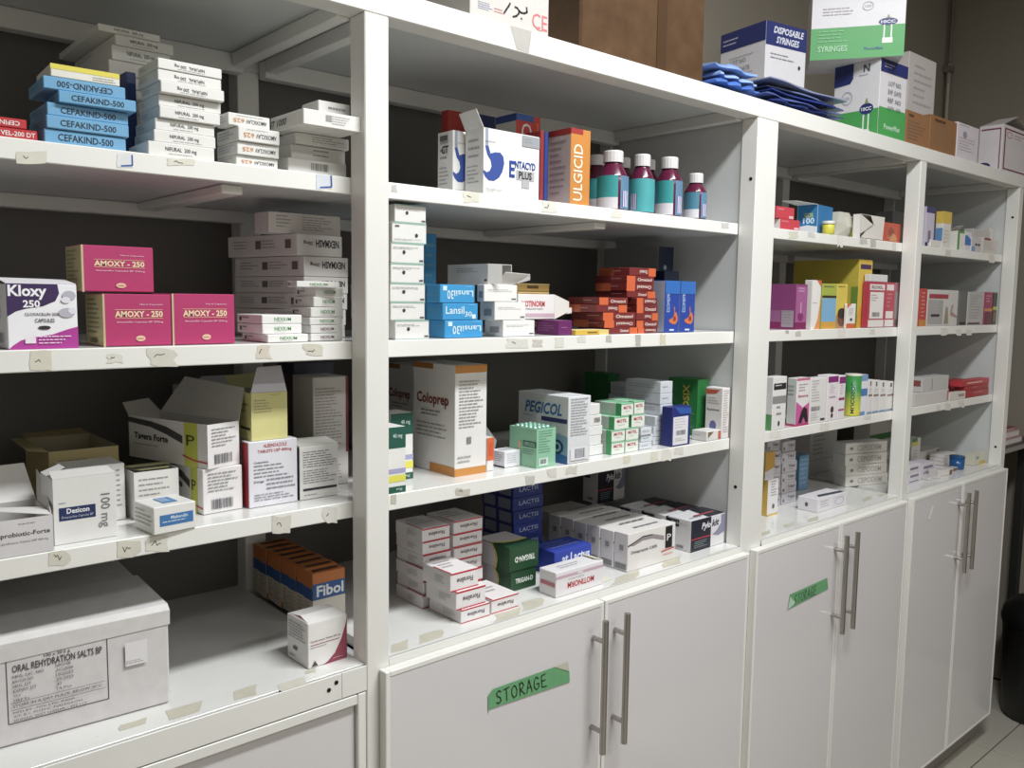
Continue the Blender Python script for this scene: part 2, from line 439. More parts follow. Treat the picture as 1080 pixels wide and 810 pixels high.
D2R = door(U1, 1.1765, 1.662, 1.2055, 'glossy pale grey door without tape')
D3L = door(U2, 1.690, 2.0815, 2.0555, 'glossy pale grey door with a short green tape')
D3R = door(U2, 2.0845, 2.4755, 2.1125, 'glossy pale grey door without tape')
D4L = door(U2, 2.5115, 2.8755, 2.842, 'glossy pale grey door with a small scuff')
D4R = door(U2, 2.8785, 3.264, 2.902, 'glossy pale grey end door')
sheet([tuple(onY(u, v, -.0200)) for u, v in ((978.5, 547.5), (980.5, 548), (985, 534), (983, 533))], mat('ece9e6', .5, 'paper'), D4L, 'scuff', t=.0002)
def tape(door, px, txt):
    y = -.0200; P = [onY(u, v, y) for u, v in px]
    sheet([(p.x, p.y, p.z) for p in P], TAPE, door, 'tape_label', t=.0003)
    return P
HAND = {'S': [[(.9, .85), (.55, 1), (.15, .85), (.25, .6), (.7, .42), (.8, .15), (.45, 0), (.05, .12)]], 'T': [[(0, .92), (1, 1)], [(.5, .95), (.45, 0)]],
        'O': [[(.5, .95), (.12, .75), (.05, .35), (.35, .02), (.8, .12), (.95, .55), (.75, .9), (.45, .95)]], 'R': [[(.15, 0), (.2, 1)], [(.05, .9), (.6, 1), (.85, .75), (.6, .52), (.2, .48), (.95, 0)]],
        'A': [[(.02, 0), (.5, 1), (.95, 0)], [(.2, .38), (.85, .4)]], 'G': [[(.9, .82), (.55, 1), (.12, .75), (.08, .25), (.45, 0), (.88, .15), (.9, .45), (.5, .45)]], 'E': [[(.9, 1), (.15, .95), (.12, .05), (.95, 0)], [(.15, .52), (.8, .52)]]}
def hand_text(parent, q, s_, hx, y, wd):
    """marker writing on tape: quad q = bottom left, bottom right, top right, top left in pixels"""
    a, c, d, e_ = [Vector(onY(u, v, y)) for u, v in q]; b = MB(); n = len(s_)
    for i, ch in enumerate(s_):
        for pl in HAND[ch]:
            pts = []
            for x, z in pl:
                x = (i + .08 + .78 * x) / n; pts.append((a * (1 - x) + c * x) * (1 - z) + (e_ * (1 - x) + d * x) * z)
            for p_, r_ in zip(pts, pts[1:]):
                t = (r_ - p_).normalized(); nn = Vector((-t.z, 0, t.x)) * wd; t = t * wd * .7
                b.poly([p_ - t + nn, r_ + t + nn, r_ + t - nn, p_ - t - nn], INK(hx))
    b.build('lettering', parent)
tape(D2L, [(515, 753), (516, 748), (601, 719), (600.5, 708), (585, 703.5), (520, 727), (515, 734)][::-1], '')
hand_text(D2L, [(523, 743), (578, 723), (577, 710), (522, 730)], 'STORAGE', '1c2a1c', -.0208, .0009)
b = MB(); y = -.0208; b.poly([onY(u, v, y) for u, v in ((585, 703.5), (600.5, 708), (599, 698))], SCRAP); b.build('tape_label', D2L)
tape(D3L, [(831, 643), (833.5, 627), (872.5, 609.5), (873.5, 621)], '')
hand_text(D3L, [(837, 638), (861, 627), (862, 616.5), (838, 628)], 'STORAGE', '1c2a1c', -.0206, .0008)
b = MB(); b.poly([onY(u, v, -.0207) for u, v in ((831, 643), (833.5, 629), (839, 636))], mat('b8d8c0', .4, 'paper')); b.build('tape_label', D3L)
for (u, p, pts) in ((U1, p2[0], ((791.8, 188.7), (775.7, 513.5), (747, 0))), (U2, p4[0], ((1068, 229.3), (1050, 471.3)))):
    for u_, v_ in pts:
        if v_ <= 0: continue
        P = on(u_, v_, 0, p); b = MB(); b.tube((p - .0006, P.y, P.z), (p + .001, P.y, P.z), .0042, HOLE); b.build('screw_hole', u)
# torn stickers and tape left on the shelf edges and decks : (bay, level, u, v, half width px, half height px, colour)
STK = [(1, 'A', 33, 166, 17, 7, 'cdc9b2'), (1, 'A', 132, 169, 9, 8, 'dfe3ea'), (1, 'A', 191, 171, 15, 4, 'd6d2bd'), (1, 'A', 342, 191, 9, 9, 'c9d2e8'),
       (1, 'B', 43, 380, 12, 11, 'cfcab0'), (1, 'B', 121, 378, 9, 5, 'd3d0c6'), (1, 'B', 171, 377, 17, 10, 'c9c5b2'), (1, 'B', 278, 371, 9, 8, 'd0bfa6'), (1, 'B', 330, 369, 11, 7, 'c3bda4'),
       (1, 'C', 63, 588, 12, 9, 'cbc6b0'), (1, 'C', 136, 579, 13, 9, 'c6c2ae'), (1, 'C', 166, 573, 13, 9, 'd6d2c2'), (1, 'C', 297, 553, 10, 10, 'c5bfae'), (1, 'C', 348, 543, 8, 9, 'd2cfc6'),
       (2, 'A', 416, 199, 3, 4, 'a9a8a2'), (2, 'A', 497, 208, 9, 6, 'd5d3b9'), (2, 'A', 579, 217, 9, 7, 'd3d0c4'), (2, 'A', 650, 226, 6, 4, 'd8d2c6'), (2, 'A', 765, 238, 4, 3, 'b9b6b0'),
       (2, 'B', 546, 362, 12, 5, 'cfcdc4'), (2, 'B', 567, 362, 6, 4, 'b3a99c'), (2, 'B', 590, 361, 5, 6, 'cfccc2'), (2, 'B', 613, 358, 5, 4, 'd2cec4'), (2, 'B', 642, 357, 3, 4, 'a39c90'), (2, 'B', 673, 359, 3, 6, '8f8a80'), (2, 'B', 699, 358, 3, 6, 'c6b98f'),
       (2, 'C', 415, 526, 3, 6, 'a59a86'), (2, 'C', 488, 519, 8, 4, 'a89f8e'), (2, 'C', 559, 507, 5, 5, 'aaa79e'), (2, 'C', 582, 498, 5, 6, 'c9c4b8'), (2, 'C', 603, 496, 6, 5, 'c0bab0'), (2, 'C', 661, 484, 4, 5, 'cfc8ab'), (2, 'C', 690, 481, 4, 5, 'd6d0b4'), (2, 'C', 703, 480, 5, 7, 'd9d5ca'), (2, 'C', 716, 475, 5, 5, 'd0cbc0'),
       (3, 'A', 837, 248, 6, 4, 'c4c3ac'), (3, 'A', 856, 246, 4, 5, 'c9c2b8'), (3, 'A', 886, 254, 3, 7, 'e2dcd6'), (3, 'A', 911, 254, 4, 4, 'a8a198'), (3, 'A', 921, 256, 3, 5, '9f9890'), (3, 'A', 943, 260, 2, 5, 'd8d2c4'),
       (3, 'B', 830, 350, 2, 2, '8f8780'), (3, 'B', 842, 352, 3, 3, 'a89f98'), (3, 'B', 888, 351, 4, 4, 'dcd4cc'), (3, 'B', 920, 350, 3, 3, 'cfc6be'),
       (3, 'C', 818, 458, 6, 4, 'e0dad2'), (3, 'C', 870, 450, 5, 4, 'd8d2ca'), (3, 'C', 915, 439, 4, 4, 'd2cbbf'),
       (4, 'A', 1000, 267, 3, 4, 'bdb6ac'), (4, 'A', 1046, 274, 3, 6, 'd9d0c6'), (4, 'B', 996, 350, 4, 4, 'd2cbbf'), (4, 'B', 1011, 351, 3, 4, 'd2cbbf'), (4, 'B', 1022, 351, 3, 4, 'd2cbbf'),
       (4, 'C', 990, 430, 2, 3, 'd2cbbf'), (4, 'C', 1000, 429, 3, 4, 'd2cbbf'), (4, 'C', 1014, 426, 3, 4, 'd2cbbf')]
rs = random.Random(3)
def lighten(h, t=.45, to=(236, 233, 224)): return ''.join('%02x' % int(int(h[i:i + 2], 16) * (1 - t) + to[i // 2] * t) for i in (0, 2, 4))
for bay, k, u_, v_, hw, hh, hx in STK:
    y = TD - .0002; zt, th = SH[k]; cl_ = lambda p, o=0: (p.x, p.y - o, min(max(p.z, zt - th - .006), zt - .0006))
    pts = []
    for i in range(12):
        a = 2 * math.pi * (i + .5) / 12; r = rs.uniform(.88, 1.03) if rs.random() > .2 else rs.uniform(.6, .85); q = max(abs(math.cos(a)), abs(math.sin(a)))
        pts.append(cl_(onY(u_ + hw * r * math.cos(a) / q, v_ - hh * r * math.sin(a) / q, y)))
    b = MB(); b.poly(pts, mat(lighten(hx), .7, 'paper'))
    blue = hx in ('dfe3ea', 'c9d2e8'); ink = INK('3a5aa8' if blue else '5c5648')
    if hw > 6:               # scribbled marks
        x = -.5; pq = (x, rs.uniform(-.2, .2)); 
        lines = [[(.8, .7), (.85, -.7), (-.5, -.75)]] if blue else [[(x + .16 * i_, rs.uniform(-.4, .4)) for i_ in range(rs.randint(3, 6))]]
        for pl in lines:
            w_px = .9 if blue else .45
            for (ax, ay), (bx2, by2) in zip(pl, pl[1:]):
                dx_, dy_ = (bx2 - ax) * hw, (by2 - ay) * hh; ln = math.hypot(dx_, dy_) or 1; ox, oy = -dy_ / ln * w_px, dx_ / ln * w_px
                A1, B1 = (u_ + ax * hw, v_ - ay * hh), (u_ + bx2 * hw, v_ - by2 * hh)
                b.poly([cl_(onY(A1[0] + ox, A1[1] - oy, y), .0001), cl_(onY(B1[0] + ox, B1[1] - oy, y), .0001), cl_(onY(B1[0] - ox, B1[1] + oy, y), .0001), cl_(onY(A1[0] - ox, A1[1] + oy, y), .0001)], ink)
    b.build('torn_sticker', SHELF[bay, k])
DST = [(1, 8.5, 777, 0, 0), (1, 140, 764, 16, 3.5), (1, 195, 750, 20, 6), (1, 258, 731, 14, 6), (1, 327, 708, 6, 2), (2, 421, 682, 10, 5), (2, 455, 671, 14, 5), (2, 536, 649, 14, 5),
       (2, 562, 637, 12, 5), (2, 660, 610, 14, 5), (2, 708, 593, 10, 4), (2, 763, 583, 9, 3), (3, 808, 562, 5, 2), (3, 832, 554, 6, 2), (3, 857, 548, 6, 2), (3, 915, 526, 5, 2), (3, 930, 522, 4, 1.5)]
for bay, u_, v_, hw, hh in DST:
    if not hw: continue
    pts = []
    for i in range(8):
        a = 2 * math.pi * i / 8; r = rs.uniform(.75, 1.05); q = max(abs(math.cos(a)), abs(math.sin(a)))
        pts.append(onZ(u_ + hw * r * math.cos(a) / q, v_ - hh * r * math.sin(a) / q - hw * math.cos(a) / q * r * .3, ZD + .0002))
    sheet([(p.x, max(p.y, .008), p.z) for p in pts], SCRAP, SHELF[bay, 'D'], 'tape_remnant', t=.0003)
# folded tape over the deck edge of the first bay and a thin flat grey patch on the top beam
b = MB(); m_ = mat('cfcbbd', .6, 'paper')
b.poly([onZ(u, v, ZD + .0006) for u, v in ((294, 727), (322, 718), (321, 713), (293, 722))], m_)
q = [(294, 727), (322, 718)]; A_, B_ = [onZ(u, v, ZD + .0006) for u, v in q]
b.poly([(A_.x, .0008, ZD + .0006), (B_.x, .0008, ZD + .0006), (B_.x, .0008, ZD - .012), (A_.x, .0008, ZD - .012)], m_)
b.poly([(A_.x, .0008, ZD + .0006), (B_.x, .0008, ZD + .0006), tuple(B_), tuple(A_)], m_)
b.build('folded_tape', SHELF[1, 'D'])
sheet([tuple(onY(u, v, -.0004)) for u, v in ((538, 27), (561, 33), (558, 56), (545, 52))], mat('b4b0a8', .5, 'paper'), U1, 'grey_patch', t=.0003)

# ------------------------------------------------------------------ beside the shelving
e = bpy.data.objects.new('side_desk', None); col.objects.link(e); e.location = (3.34, .06, 0)
tag(e, 'dark side desk between the shelving and the end wall', 'desk')
dk = mat('4a443f', .5, 'paint'); b = MB(); b.box(0, 0, 1.028, .52, .42, 1.05, dk, c=.002, mats={'f': mat('9a948c', .4, 'paint')}); b.build('desk_top', e)
for x, y in ((.03, .03), (.45, .03), (.03, .37), (.45, .37)):
    b = MB(); b.box(x, y, 0, x + .04, y + .03, 1.0275, mat('1c1b1a', .6, 'paint'), c=.002); b.build('leg', e)
for i, (z0, z1, hx, lab) in enumerate(((1.0506, 1.074, 'a9828c', 'mauve folder at the bottom of the pile on the dark desk'), (1.0746, 1.098, 'c7a0a4', 'pale pink folder in the middle of the pile on the dark desk'), (1.0986, 1.108, '8e4a50', 'thin red folder topping the pile on the dark desk'))):
    b = MB(); w_ = .30 - .02 * i; cv = mat(hx, .5); pg = mat('d9d2cc', .7, 'paper')
    b.box(0, .002, z0 + .0022, w_ - .003, .20, z1 - .0022, pg); b.box(-.002, 0, z1 - .002, w_, .21, z1, cv); b.box(-.002, 0, z0, w_, .21, z0 + .002, cv); b.box(w_ - .002, 0, z0 + .0021, w_, .21, z1 - .0021, cv)
    tag(b.build('folder', None, (3.40 + .015 * i, .08 + .01 * i, 0)), lab, 'folder', 'folders on the desk')
# waste bin
e = bpy.data.objects.new('waste_bin', None); col.objects.link(e); e.location = (3.625, -.07, 0)
tag(e, 'black plastic waste bin with a domed lid beside the end cupboard', 'bin')
bm = mat('121313', .35, 'plastic')
b = MB(); b.lathe([(0, .001), (.118, .001), (.128, .012), (.142, .36), (.145, .362), (.145, .37), (.13, .37), (.125, .03), (0, .03)], bm, 32); b.build('body', e)
b = MB(); b.lathe([(.148, .372), (.15, .385), (.142, .42), (.11, .455), (.05, .472), (0, .474)], bm, 32); b.build('lid', e)
# cable in the corner
b = MB(); xc, yc = WX1 - .02, WY1 - .02
cm = mat('6f675c', .6, 'plastic')
b.tube((xc, yc, 2.60), (xc, yc, CEIL - .002), .006, cm); b.tube((xc, yc, 2.52), (xc, yc, 2.60), .010, mat('8f8574', .5, 'plastic')); b.tube((xc, yc, 2.35), (xc, yc, 2.52), .008, mat('a59a86', .5, 'plastic'))
b.box(xc - .02, yc - .014, 2.565, xc + .016, yc + .0195, 2.59, cm)
tag(b.build('corner_conduit'), 'thin taupe conduit running down the corner of the walls', 'conduit')

# ================================================================== goods
zA, zB, zC, zD, zTop = 1.757, 1.5154, 1.2708, ZD, ZT
W_ = 'e9e7e3'; GR = '9a9894'; DK = '3a3a3c'; BLK = '1b1b1d'
def fine(face='f', u0=.1, v0=.15, u1=.9, v1=.85, n=5, c='8a8886'): return ('L', face, u0, v0, u1, v1, n, c)

# ---------------------------------------------------------------- first bay, upper shelf
stack('red tablet carton with white capitals', 'of the red pair', zA,
      [(-40, 39.7, 128.5, dict(prints=[('T', 'f', 'VEL-200 DT', .5, .3, .97, .75, 'f2e9e6', 'b')])),
       (-48, 28.4, 116.5, dict(prints=[('T', 'f', 'CEFINE', .55, .3, .9, .75, 'f2e9e6', 'fb')]))], c='c3242c', y=.052, d=.07)
CK = lambda fl: [('T', 'f', 'CEFAKIND-500', .16, .27, .84, .75, '1d2a3a', 'b' + fl), ('L', 'l', .1, .3, .9, .7, 2, '2f5f86')]
bl = stack('light blue flat carton with black capitals', 'in the light blue stack', zA,
      [(47, 133, 134.8, dict(prints=CK(''), y=.053)), (49.3, 136, 120.4, dict(prints=CK(''), y=.050)), (49.8, 135.3, 107, dict(prints=CK(''), y=.054)),
       (62, 143.7, 94.6, dict(prints=CK(''), y=.048, yaw=-3)), (45.7, 132.4, 79, dict(prints=CK('f'), y=.052, yaw=-2))], c='6aaad4', d=.085)
carton('cream carton with a yellow top edge resting on the light blue stack', 53.4, 126.4, 66.2, bl[-1].top, c='e6e2d6', faces={'t': 'e0d23a'}, y=.053, d=.08, yaw=-2,
       prints=[('R', 'f', 0, .62, 1, 1, 'e3d42f'), fine('f', .6, .1, .95, .45, 2)])
NT = lambda fl: [('T', 'f', 'NIFURAL  200 mg', .25, .35, .72, .72, '34343a', 'b' + fl), ('L', 'f', .3, .14, .8, .26, 1, 'a09e9c'), ('L', 'l', .1, .3, .5, .7, 2, 'aaa8a6')]
stack('flat white carton with small black type', 'in the tall white stack', zA,
      [(156.5, 226.3, 148, dict(prints=NT(''), y=.050)), (162.5, 227.5, 136, dict(prints=NT(''), y=.053)), (163.7, 226.3, 123.8, dict(prints=NT(''), y=.056)),
       (168.5, 232.3, 110.7, dict(prints=NT(''), y=.051)), (167.3, 233, 98.4, dict(prints=NT(''), y=.055)), (169.7, 236.6, 84.3, dict(prints=NT('f'), y=.046)),
       (166.6, 233.5, 72.2, dict(prints=NT('f'), y=.050)), (166.6, 234, 60.2, dict(prints=NT('f'), y=.049))], d=.075)
stack('flat white carton with small black type', 'in the white stack behind', zA,
      [(112, 176, 158, {}), (114, 178, 144.5, {}), (113, 177, 131, {}), (115, 178, 117.5, {}), (112, 176, 104, {}), (114, 178, 90.5, {}), (113, 177, 77, {}),
       (115, 178, 62, {}), (118, 180.5, 46.5, dict(prints=NT(''))), (121.6, 183, 35.5, dict(prints=NT(''))), (103.5, 169, 24, dict(prints=NT('')))], y=.185, d=.20)
carton('dark blue carton squeezed between the blue and white stacks', 135.5, 146, 75, zA, c='27407e', y=.155, d=.028)
AM = [('T', 'f', 'AMOXICLAV', .42, .3, .92, .62, '3a3a3e', 'fb'), ('T', 'f', '625', .12, .3, .38, .62, 'd08a3e', 'fb'), ('L', 'f', .2, .76, .9, .86, 1, 'b0aeac'), fine('l', .1, .2, .9, .8, 3, '9fb2c4')]
stack('small white carton with orange and black type', 'in the short white stack', zA,
      [(249, 293, 163, dict(y=.056)), (250.3, 294.3, 148.6, dict(y=.052)), (251.5, 295, 132.4, dict(y=.048)), (240.7, 284.7, 117.8, dict(y=.053))], uB=229, prints=AM)
r_ = stack('flat white carton with a barcode end', 'of the pile against the post', zA,
      [(304, 365.4, 165.5, dict(prints=[('B', 'f', .38, .3, .68, .8, '6a6866')], y=.06, d=.16)), (307, 364, 151.5, dict(prints=[fine('f', .4, .2, .7, .8, 2)], y=.075, d=.15)),
       (312, 368, 139, dict(prints=[fine('f', .3, .2, .9, .8, 3)], y=.07, d=.16))], c='e6e4df')
jt = carton('long flat white carton with bold black figures on its side, jutting past the pile', 320, 380.5, 113.6, r_[-1].top, c='e7e4df', y=.012, uB=285.5,
       prints=[('T', 'l', 'IT 1000', .0, .3, .5, .75, '2a2a2c', 'bi'), ('R', 'f', .38, .4, .48, .8, '9a9896'), fine('f', .48, .2, .8, .8, 4, 'b5b3b0')])
carton('small white carton lying on the jutting one', 336, 369, 105, jt.top, c='e4e1dc', y=.055, d=.05, prints=[fine('f', .3, .3, .95, .7, 1, '77757a')])

# ---------------------------------------------------------------- first bay, second shelf
KX = [('P', 'f', [(0, 1), (.72, 1), (.74, .86), (.68, .74), (.5, .66), (.25, .62), (.12, .58), (0, .5)], '3b2358'),
      ('P', 'f', [(0, .0), (1, 0), (1, .34), (.85, .3), (.62, .22), (.35, .18), (.18, .14), (.06, .06)], 'b62f9b'),
      ('T', 'f', 'Kloxy', .02, .76, .56, .985, 'f3f0f4', 'B'), ('T', 'f', '250', .22, .64, .46, .755, 'f3f0f4', 'B'),
      ('T', 'f', 'CLOXACILLIN 250mg', .24, .50, .78, .56, '3c3a44', 'b'), ('T', 'f', 'CAPSULES', .38, .41, .66, .47, '3c3a44', 'b'), ('E', 'f', .51, .33, .09, .03, '2e2b36'),
      ('E', 'f', .88, .83, .10, .075, 'b9b5c4'), ('E', 'f', .84, .56, .12, .075, 'b9b5c4'), ('E', 'f', .83, .76, .07, .05, 'e2dfe8'), ('E', 'f', .92, .59, .06, .05, 'e2dfe8'),
      ('R', 'f', .23, .09, .38, .18, 'f0e4f0'), ('L', 'f', .42, .05, .96, .2, 3, 'f0d4ec'), ('B', 'l', .2, .1, .8, .25, '55535a'), fine('l', .2, .4, .8, .9, 5)]
kx = carton('white capsule carton with purple and magenta swooshes and grey capsules', 9, 83, 299, zB, c='f2f0f4', y=.050, d=.075, yaw=3, prints=KX)
sheet([(0, .002, kx.h + .0004), (kx.w, .002, kx.h + .0004), (kx.w, kx.d * .6, kx.h + .006), (0, kx.d * .6, kx.h + .007)], mat('e6e3e8', .5), kx.o, 'lid_flap')
def amoxy(label, uL, uR, vt, z, **k):
    return carton(label, uL, uR, vt, z, c='bd2c6c', faces={'l': 'c4b884'}, name='medicine_carton', group='pink capsule cartons', prints=[
        ('R', 'f', 0, 0, .03, 1, 'c9b58a'), ('T', 'f', 'AMOXY - 250', .17, .56, .87, .68, 'f0dcae', 'B'), ('R', 'f', .17, .70, .87, .708, 'e9c98f'), ('R', 'f', .17, .535, .87, .543, 'e9c98f'),
        ('T', 'f', 'Hard Capsules', .53, .78, .87, .82, 'f0d0dd'), ('T', 'f', 'Amoxicillin Capsules BP 250mg', .19, .44, .87, .485, 'f0d0dd'), ('E', 'f', .53, .15, .07, .055, 'eac9a4'),
        ('T', 'f', 'medico', .48, .13, .58, .17, 'c22a70', 'b'), ('L', 'l', .15, .2, .85, .9, 8, '5c5a3a'), ('B', 'l', .3, .06, .7, .16, '4a4830')], **k)
a1 = amoxy('pink capsule carton carrying another, next to the purple and white carton', 109.5, 181.4, 309.8, zB, y=.058, uB=91.5)
a2 = amoxy('pink capsule carton on the shelf beside the flat white cartons', 182.2, 248, 309.6, zB, y=.058, d=.072)
amoxy('pink capsule carton stacked on top of another pink one', 86.7, 162.5, 257.8, a1.top + .002, y=.072, uB=70.5, yaw=0)
NX = [('T', 'f', 'NEXMASH', .4, .42, .92, .78, '2c2a2c', 'fB'), ('T', 'f', '20mg', .13, .5, .34, .72, '4a484a', 'fb'), ('R', 'l', .42, .35, .5, .75, '6e6a66'), ('R', 'l', .84, .35, .92, .75, '6e6a66'), fine('l', .1, .3, .38, .75, 3), fine('l', .52, .3, .8, .75, 3)]
nx = stack('deep white carton with bold black capitals', 'of the deep pile', zB,
      [(318, 364, 344, dict(prints=NX, y=.140)), (318, 365, 327, dict(prints=NX)), (320, 366.5, 309.5, dict(prints=NX)), (320.8, 367.3, 291.5, dict(prints=NX)), (320.8, 367.3, 269.8, dict(prints=NX)), (313.6, 361, 245.9, dict(prints=NX))], c='e2deda', y=.128, d=.19, yaw=9)
carton('white carton lying sideways across the deep pile', 283.5, 359.3, 222.5, nx[-1].top, c='e2deda', y=.150, d=.05, prints=[fine('f', .1, .2, .3, .85, 4), fine('f', .45, .15, .9, .85, 6)])
GN = lambda c: [('T', 'f', 'NEXIUM', .3, .35, .72, .72, c, 'b'), ('L', 'f', .3, .12, .7, .26, 1, 'c0bebc'), ('R', 'l', .12, .3, .2, .7, '5c5a58'), ('L', 'l', .25, .3, .5, .7, 1, '9a9896')]
stack('thin white carton with green type', 'of the low stack by pink cartons', zB,
      [(282.3, 325, 353.0, dict(prints=GN('4f9a58'), y=.052)), (276.8, 318.4, 342, dict(prints=GN('4f9a58'), y=.062)), (276.3, 318.4, 332.2, dict(prints=GN('4f9a58'), y=.064))], d=.085, c='efede9')
g = stack('thin white carton with dull green type', 'of the slim stack', zB,
      [(328, 361.3, 352, dict(prints=GN('6e3a5e'), desc='thin white carton with plum type')), (328, 361, 343.2, dict(prints=GN('6e3a5e'), desc='thin white carton with plum type')), (327, 361.5, 334.8, dict(prints=GN('4f9a58'))), (328, 362, 324, dict(prints=GN('4f8a58'))), (331, 361.5, 313, dict(prints=GN('4f8a58'))), (333, 362, 303.5, dict(prints=GN('4f8a58')))],
      y=.062, d=.055, c='e9e7e3', yaw=5)
carton('thin white carton askew on the slim stack', 313, 358, 296.3, g[-1].top, c='e9e7e3', y=.058, d=.04, yaw=-8, prints=GN('4f9a58'))

# ---------------------------------------------------------------- first bay, third shelf
cp = open_carton('open white carton with its lid raised, cut off by the picture edge', -62, 57, 559, zC, c='dcd8da', inner='c9c5c2', y=.046, d=.10, yaw=-2,
       prints=[('T', 'f', 'Ciprobiotic-Forte', .45, .5, .97, .66, '3a363c', 'b'), ('T', 'f', 'Ciprofloxacin Tablets USP 500 mg', .5, .34, .95, .41, '77737a'), ('L', 'f', .68, .82, .97, .88, 1, 'a09ca0')],
       flaps=[([(0, 1, 1), (1, 1, 1), (.93, 1.25, 2.0), (0, 1.25, 1.95)], 'dedad6'), ([(1, .1, 1), (1, .95, 1), (1.03, 1.1, 1.85), (1.06, .75, 1.5)], 'd0ccc8'), ([(.99, .02, 1), (.99, .5, 1), (.45, .35, 1.22), (.42, .08, 1.28)], 'e2dfdc')])
ds = open_carton('white carton with a navy label and grey 100 mg figures', 58, 123.6, 506.3, zC, c='e3e1dd', y=.062, d=.06, inner='d5d2ce',
       prints=[('R', 'f', .08, .36, .66, .56, '23305f'), ('T', 'f', 'Desicon', .2, .46, .56, .54, 'e6e6ee', 'B'), ('T', 'f', 'Doxycycline Capsules BP', .12, .385, .62, .43, 'c8cade'), ('T', 'f', '100 mg', .70, .18, .90, .70, '7a7a7e', 'd'), ('L', 'f', .08, .6, .25, .64, 1, '8a8890')],
       flaps=[([(0, 0, 1), (1, 0, 1), (.97, .45, 1.06), (.03, .45, 1.06)], 'd9d6d1'), ([(0, .5, 1), (0, 1, 1), (.3, 1, 1.1), (.3, .55, 1.1)],)])
carton('white carton standing behind the navy labelled one', 71, 133, 495, zC, c='e0ddd8', y=.140, d=.06, prints=[fine('f', .85, .2, .95, .9, 8)])
tn = open_carton('tan carton with brown figures lying open behind the white cartons', 54, 127, 477, zC, c='b3a06a', inner='b3a888', y=.215, d=.14,
       prints=[('T', 'f', '53.1  MK 2002 E', .1, .45, .9, .68, '6b5a34', 'b'), ('L', 'f', .12, .78, .7, .85, 1, '4f4428')],
       flaps=[([(0, 1, 1), (1, 1, 1), (.93, 1.25, 1.05), (.02, 1.25, 1.03)], 'b3a06a'), ([(0, 0, 1), (0, 1, 1), (-.25, .9, 1.05), (-.25, .1, 1.02)], 'b3a06a')])
yb = open_carton('white carton with yellow and black flap behind the small blue labelled box', 142.6, 189.3, 499, zC, c='e4e1dc', y=.125, uB=127.7, prints=[fine('f', .1, .2, .85, .85, 6)],
       flaps=[([(0, 1, 1), (1, 1, 1), (1, .4, 1.06), (0, .35, 1.08)], 'b8b27c'), ([(.1, .3, 1.02), (.9, .3, 1.02), (.8, .05, 1.04), (.15, .05, 1.04)], '8d8c5e')])
carton('squat white box with blue labels on front and top', 162.5, 207, 536, zC, c='e8e6e2', vb=565.3, uB=141.8, yaw=6,
       prints=[('R', 'f', .14, .28, .93, .68, '3a78b4'), ('T', 'f', 'Mebendin', .4, .5, .8, .62, 'e2ecf4', 'b'), ('L', 'f', .2, .34, .85, .44, 1, 'cfe0ee'), ('P', 't', [(.35, .25), (.7, .25), (.7, .8), (.35, .8)], '4a86be'), fine('t', .38, .35, .68, .7, 3, 'dfeaf4'), fine('l', .1, .2, .9, .8, 4)])
TG = [('R', 'l', .72, .0, .88, 1, 'c9cf3a'), ('P', 'l', [(.0, .96), (.0, .84), (.3, .78), (.5, .66), (.7, .5), (.7, .68), (.5, .84), (.3, .92)], '4e4a4c'),
      ('P', 'l', [(.7, .22), (.84, .14), (1, .12), (1, .16), (.84, .18), (.7, .27)], 'c9474e'), ('T', 'l', 'Tagera Forte', .08, .42, .52, .62, '2f2c30', 'B'), ('L', 'l', .08, .3, .4, .36, 1, '8a8890'), ('T', 'l', 'P', .75, .48, .85, .72, '4a4a20'),
      ('B', 'f', .2, .1, .75, .32, '77757a'), fine('f', .12, .45, .9, .9, 6, '9a989c')]
tg = carton('closed white carton with a lime stripe under the open one', 214.6, 256, 495.8, zC, c='e9e5e4', vb=543.8, uB=172, prints=TG, yaw=4, group='lime striped cartons')
to = open_carton('open white carton with a lime stripe and dark swoosh, lid raised', 219.5, 252.6, 448.5, tg.top, c='e9e5e4', inner='cfcac4', y=tg.P.y - .004, uB=136.6, prints=TG, group='lime striped cartons', yaw=17,
       flaps=[([(1, 0, 1), (1, 1, 1), (1.5, .86, 1.85), (1.35, .05, 1.72)], 'd2cdc6'), ([(0, 1, 1), (1, 1, 1), (.9, 1.12, 1.3), (.1, 1.12, 1.25)], 'd2cdc6')])
al = carton('white tablet carton with red heading and a red side', 263, 314, 467, zC, c='e4e2ea', faces={'l': 'b8303e'}, vb=537, uB=255.8,
       prints=[('T', 'f', 'ALBENDAZOLE', .3, .9, .78, .955, 'b8303e', 'b'), ('T', 'f', 'TABLETS USP 400mg', .18, .81, .88, .87, 'b8303e', 'b'), ('T', 'f', 'Composition', .1, .66, .4, .7, '3c3a44', 'b'), fine('f', .1, .42, .92, .64, 4, '74727c'), ('T', 'f', 'Dosage', .1, .37, .3, .41, '3c3a44', 'b'), fine('f', .35, .22, .95, .42, 3, '74727c'), fine('f', .1, .08, .92, .2, 3, '74727c')])
open_carton('small pale yellow carton with its lid up on the red sided carton', 265.5, 303.3, 415, al.top, c='ddd68a', inner='b5b08a', y=al.P.y + .006, uB=243.8,
       prints=[fine('f', .08, .55, .6, .85, 5, '9a945c'), ('R', 'l', .45, .22, .95, .27, '4a4830'), fine('l', .2, .5, .9, .9, 3, '8f8a56'), ('L', 'f', .5, .92, .98, .95, 1, '8a855a')],
       flaps=[([(0, .02, 1), (1, .02, 1), (1.02, .30, 1.52), (.35, .30, 1.50)], 'd6d2dc'), ([(0, 1, 1), (1, 1, 1), (1, 1.3, 1.3), (0, 1.3, 1.25)], 'c9c38a')])
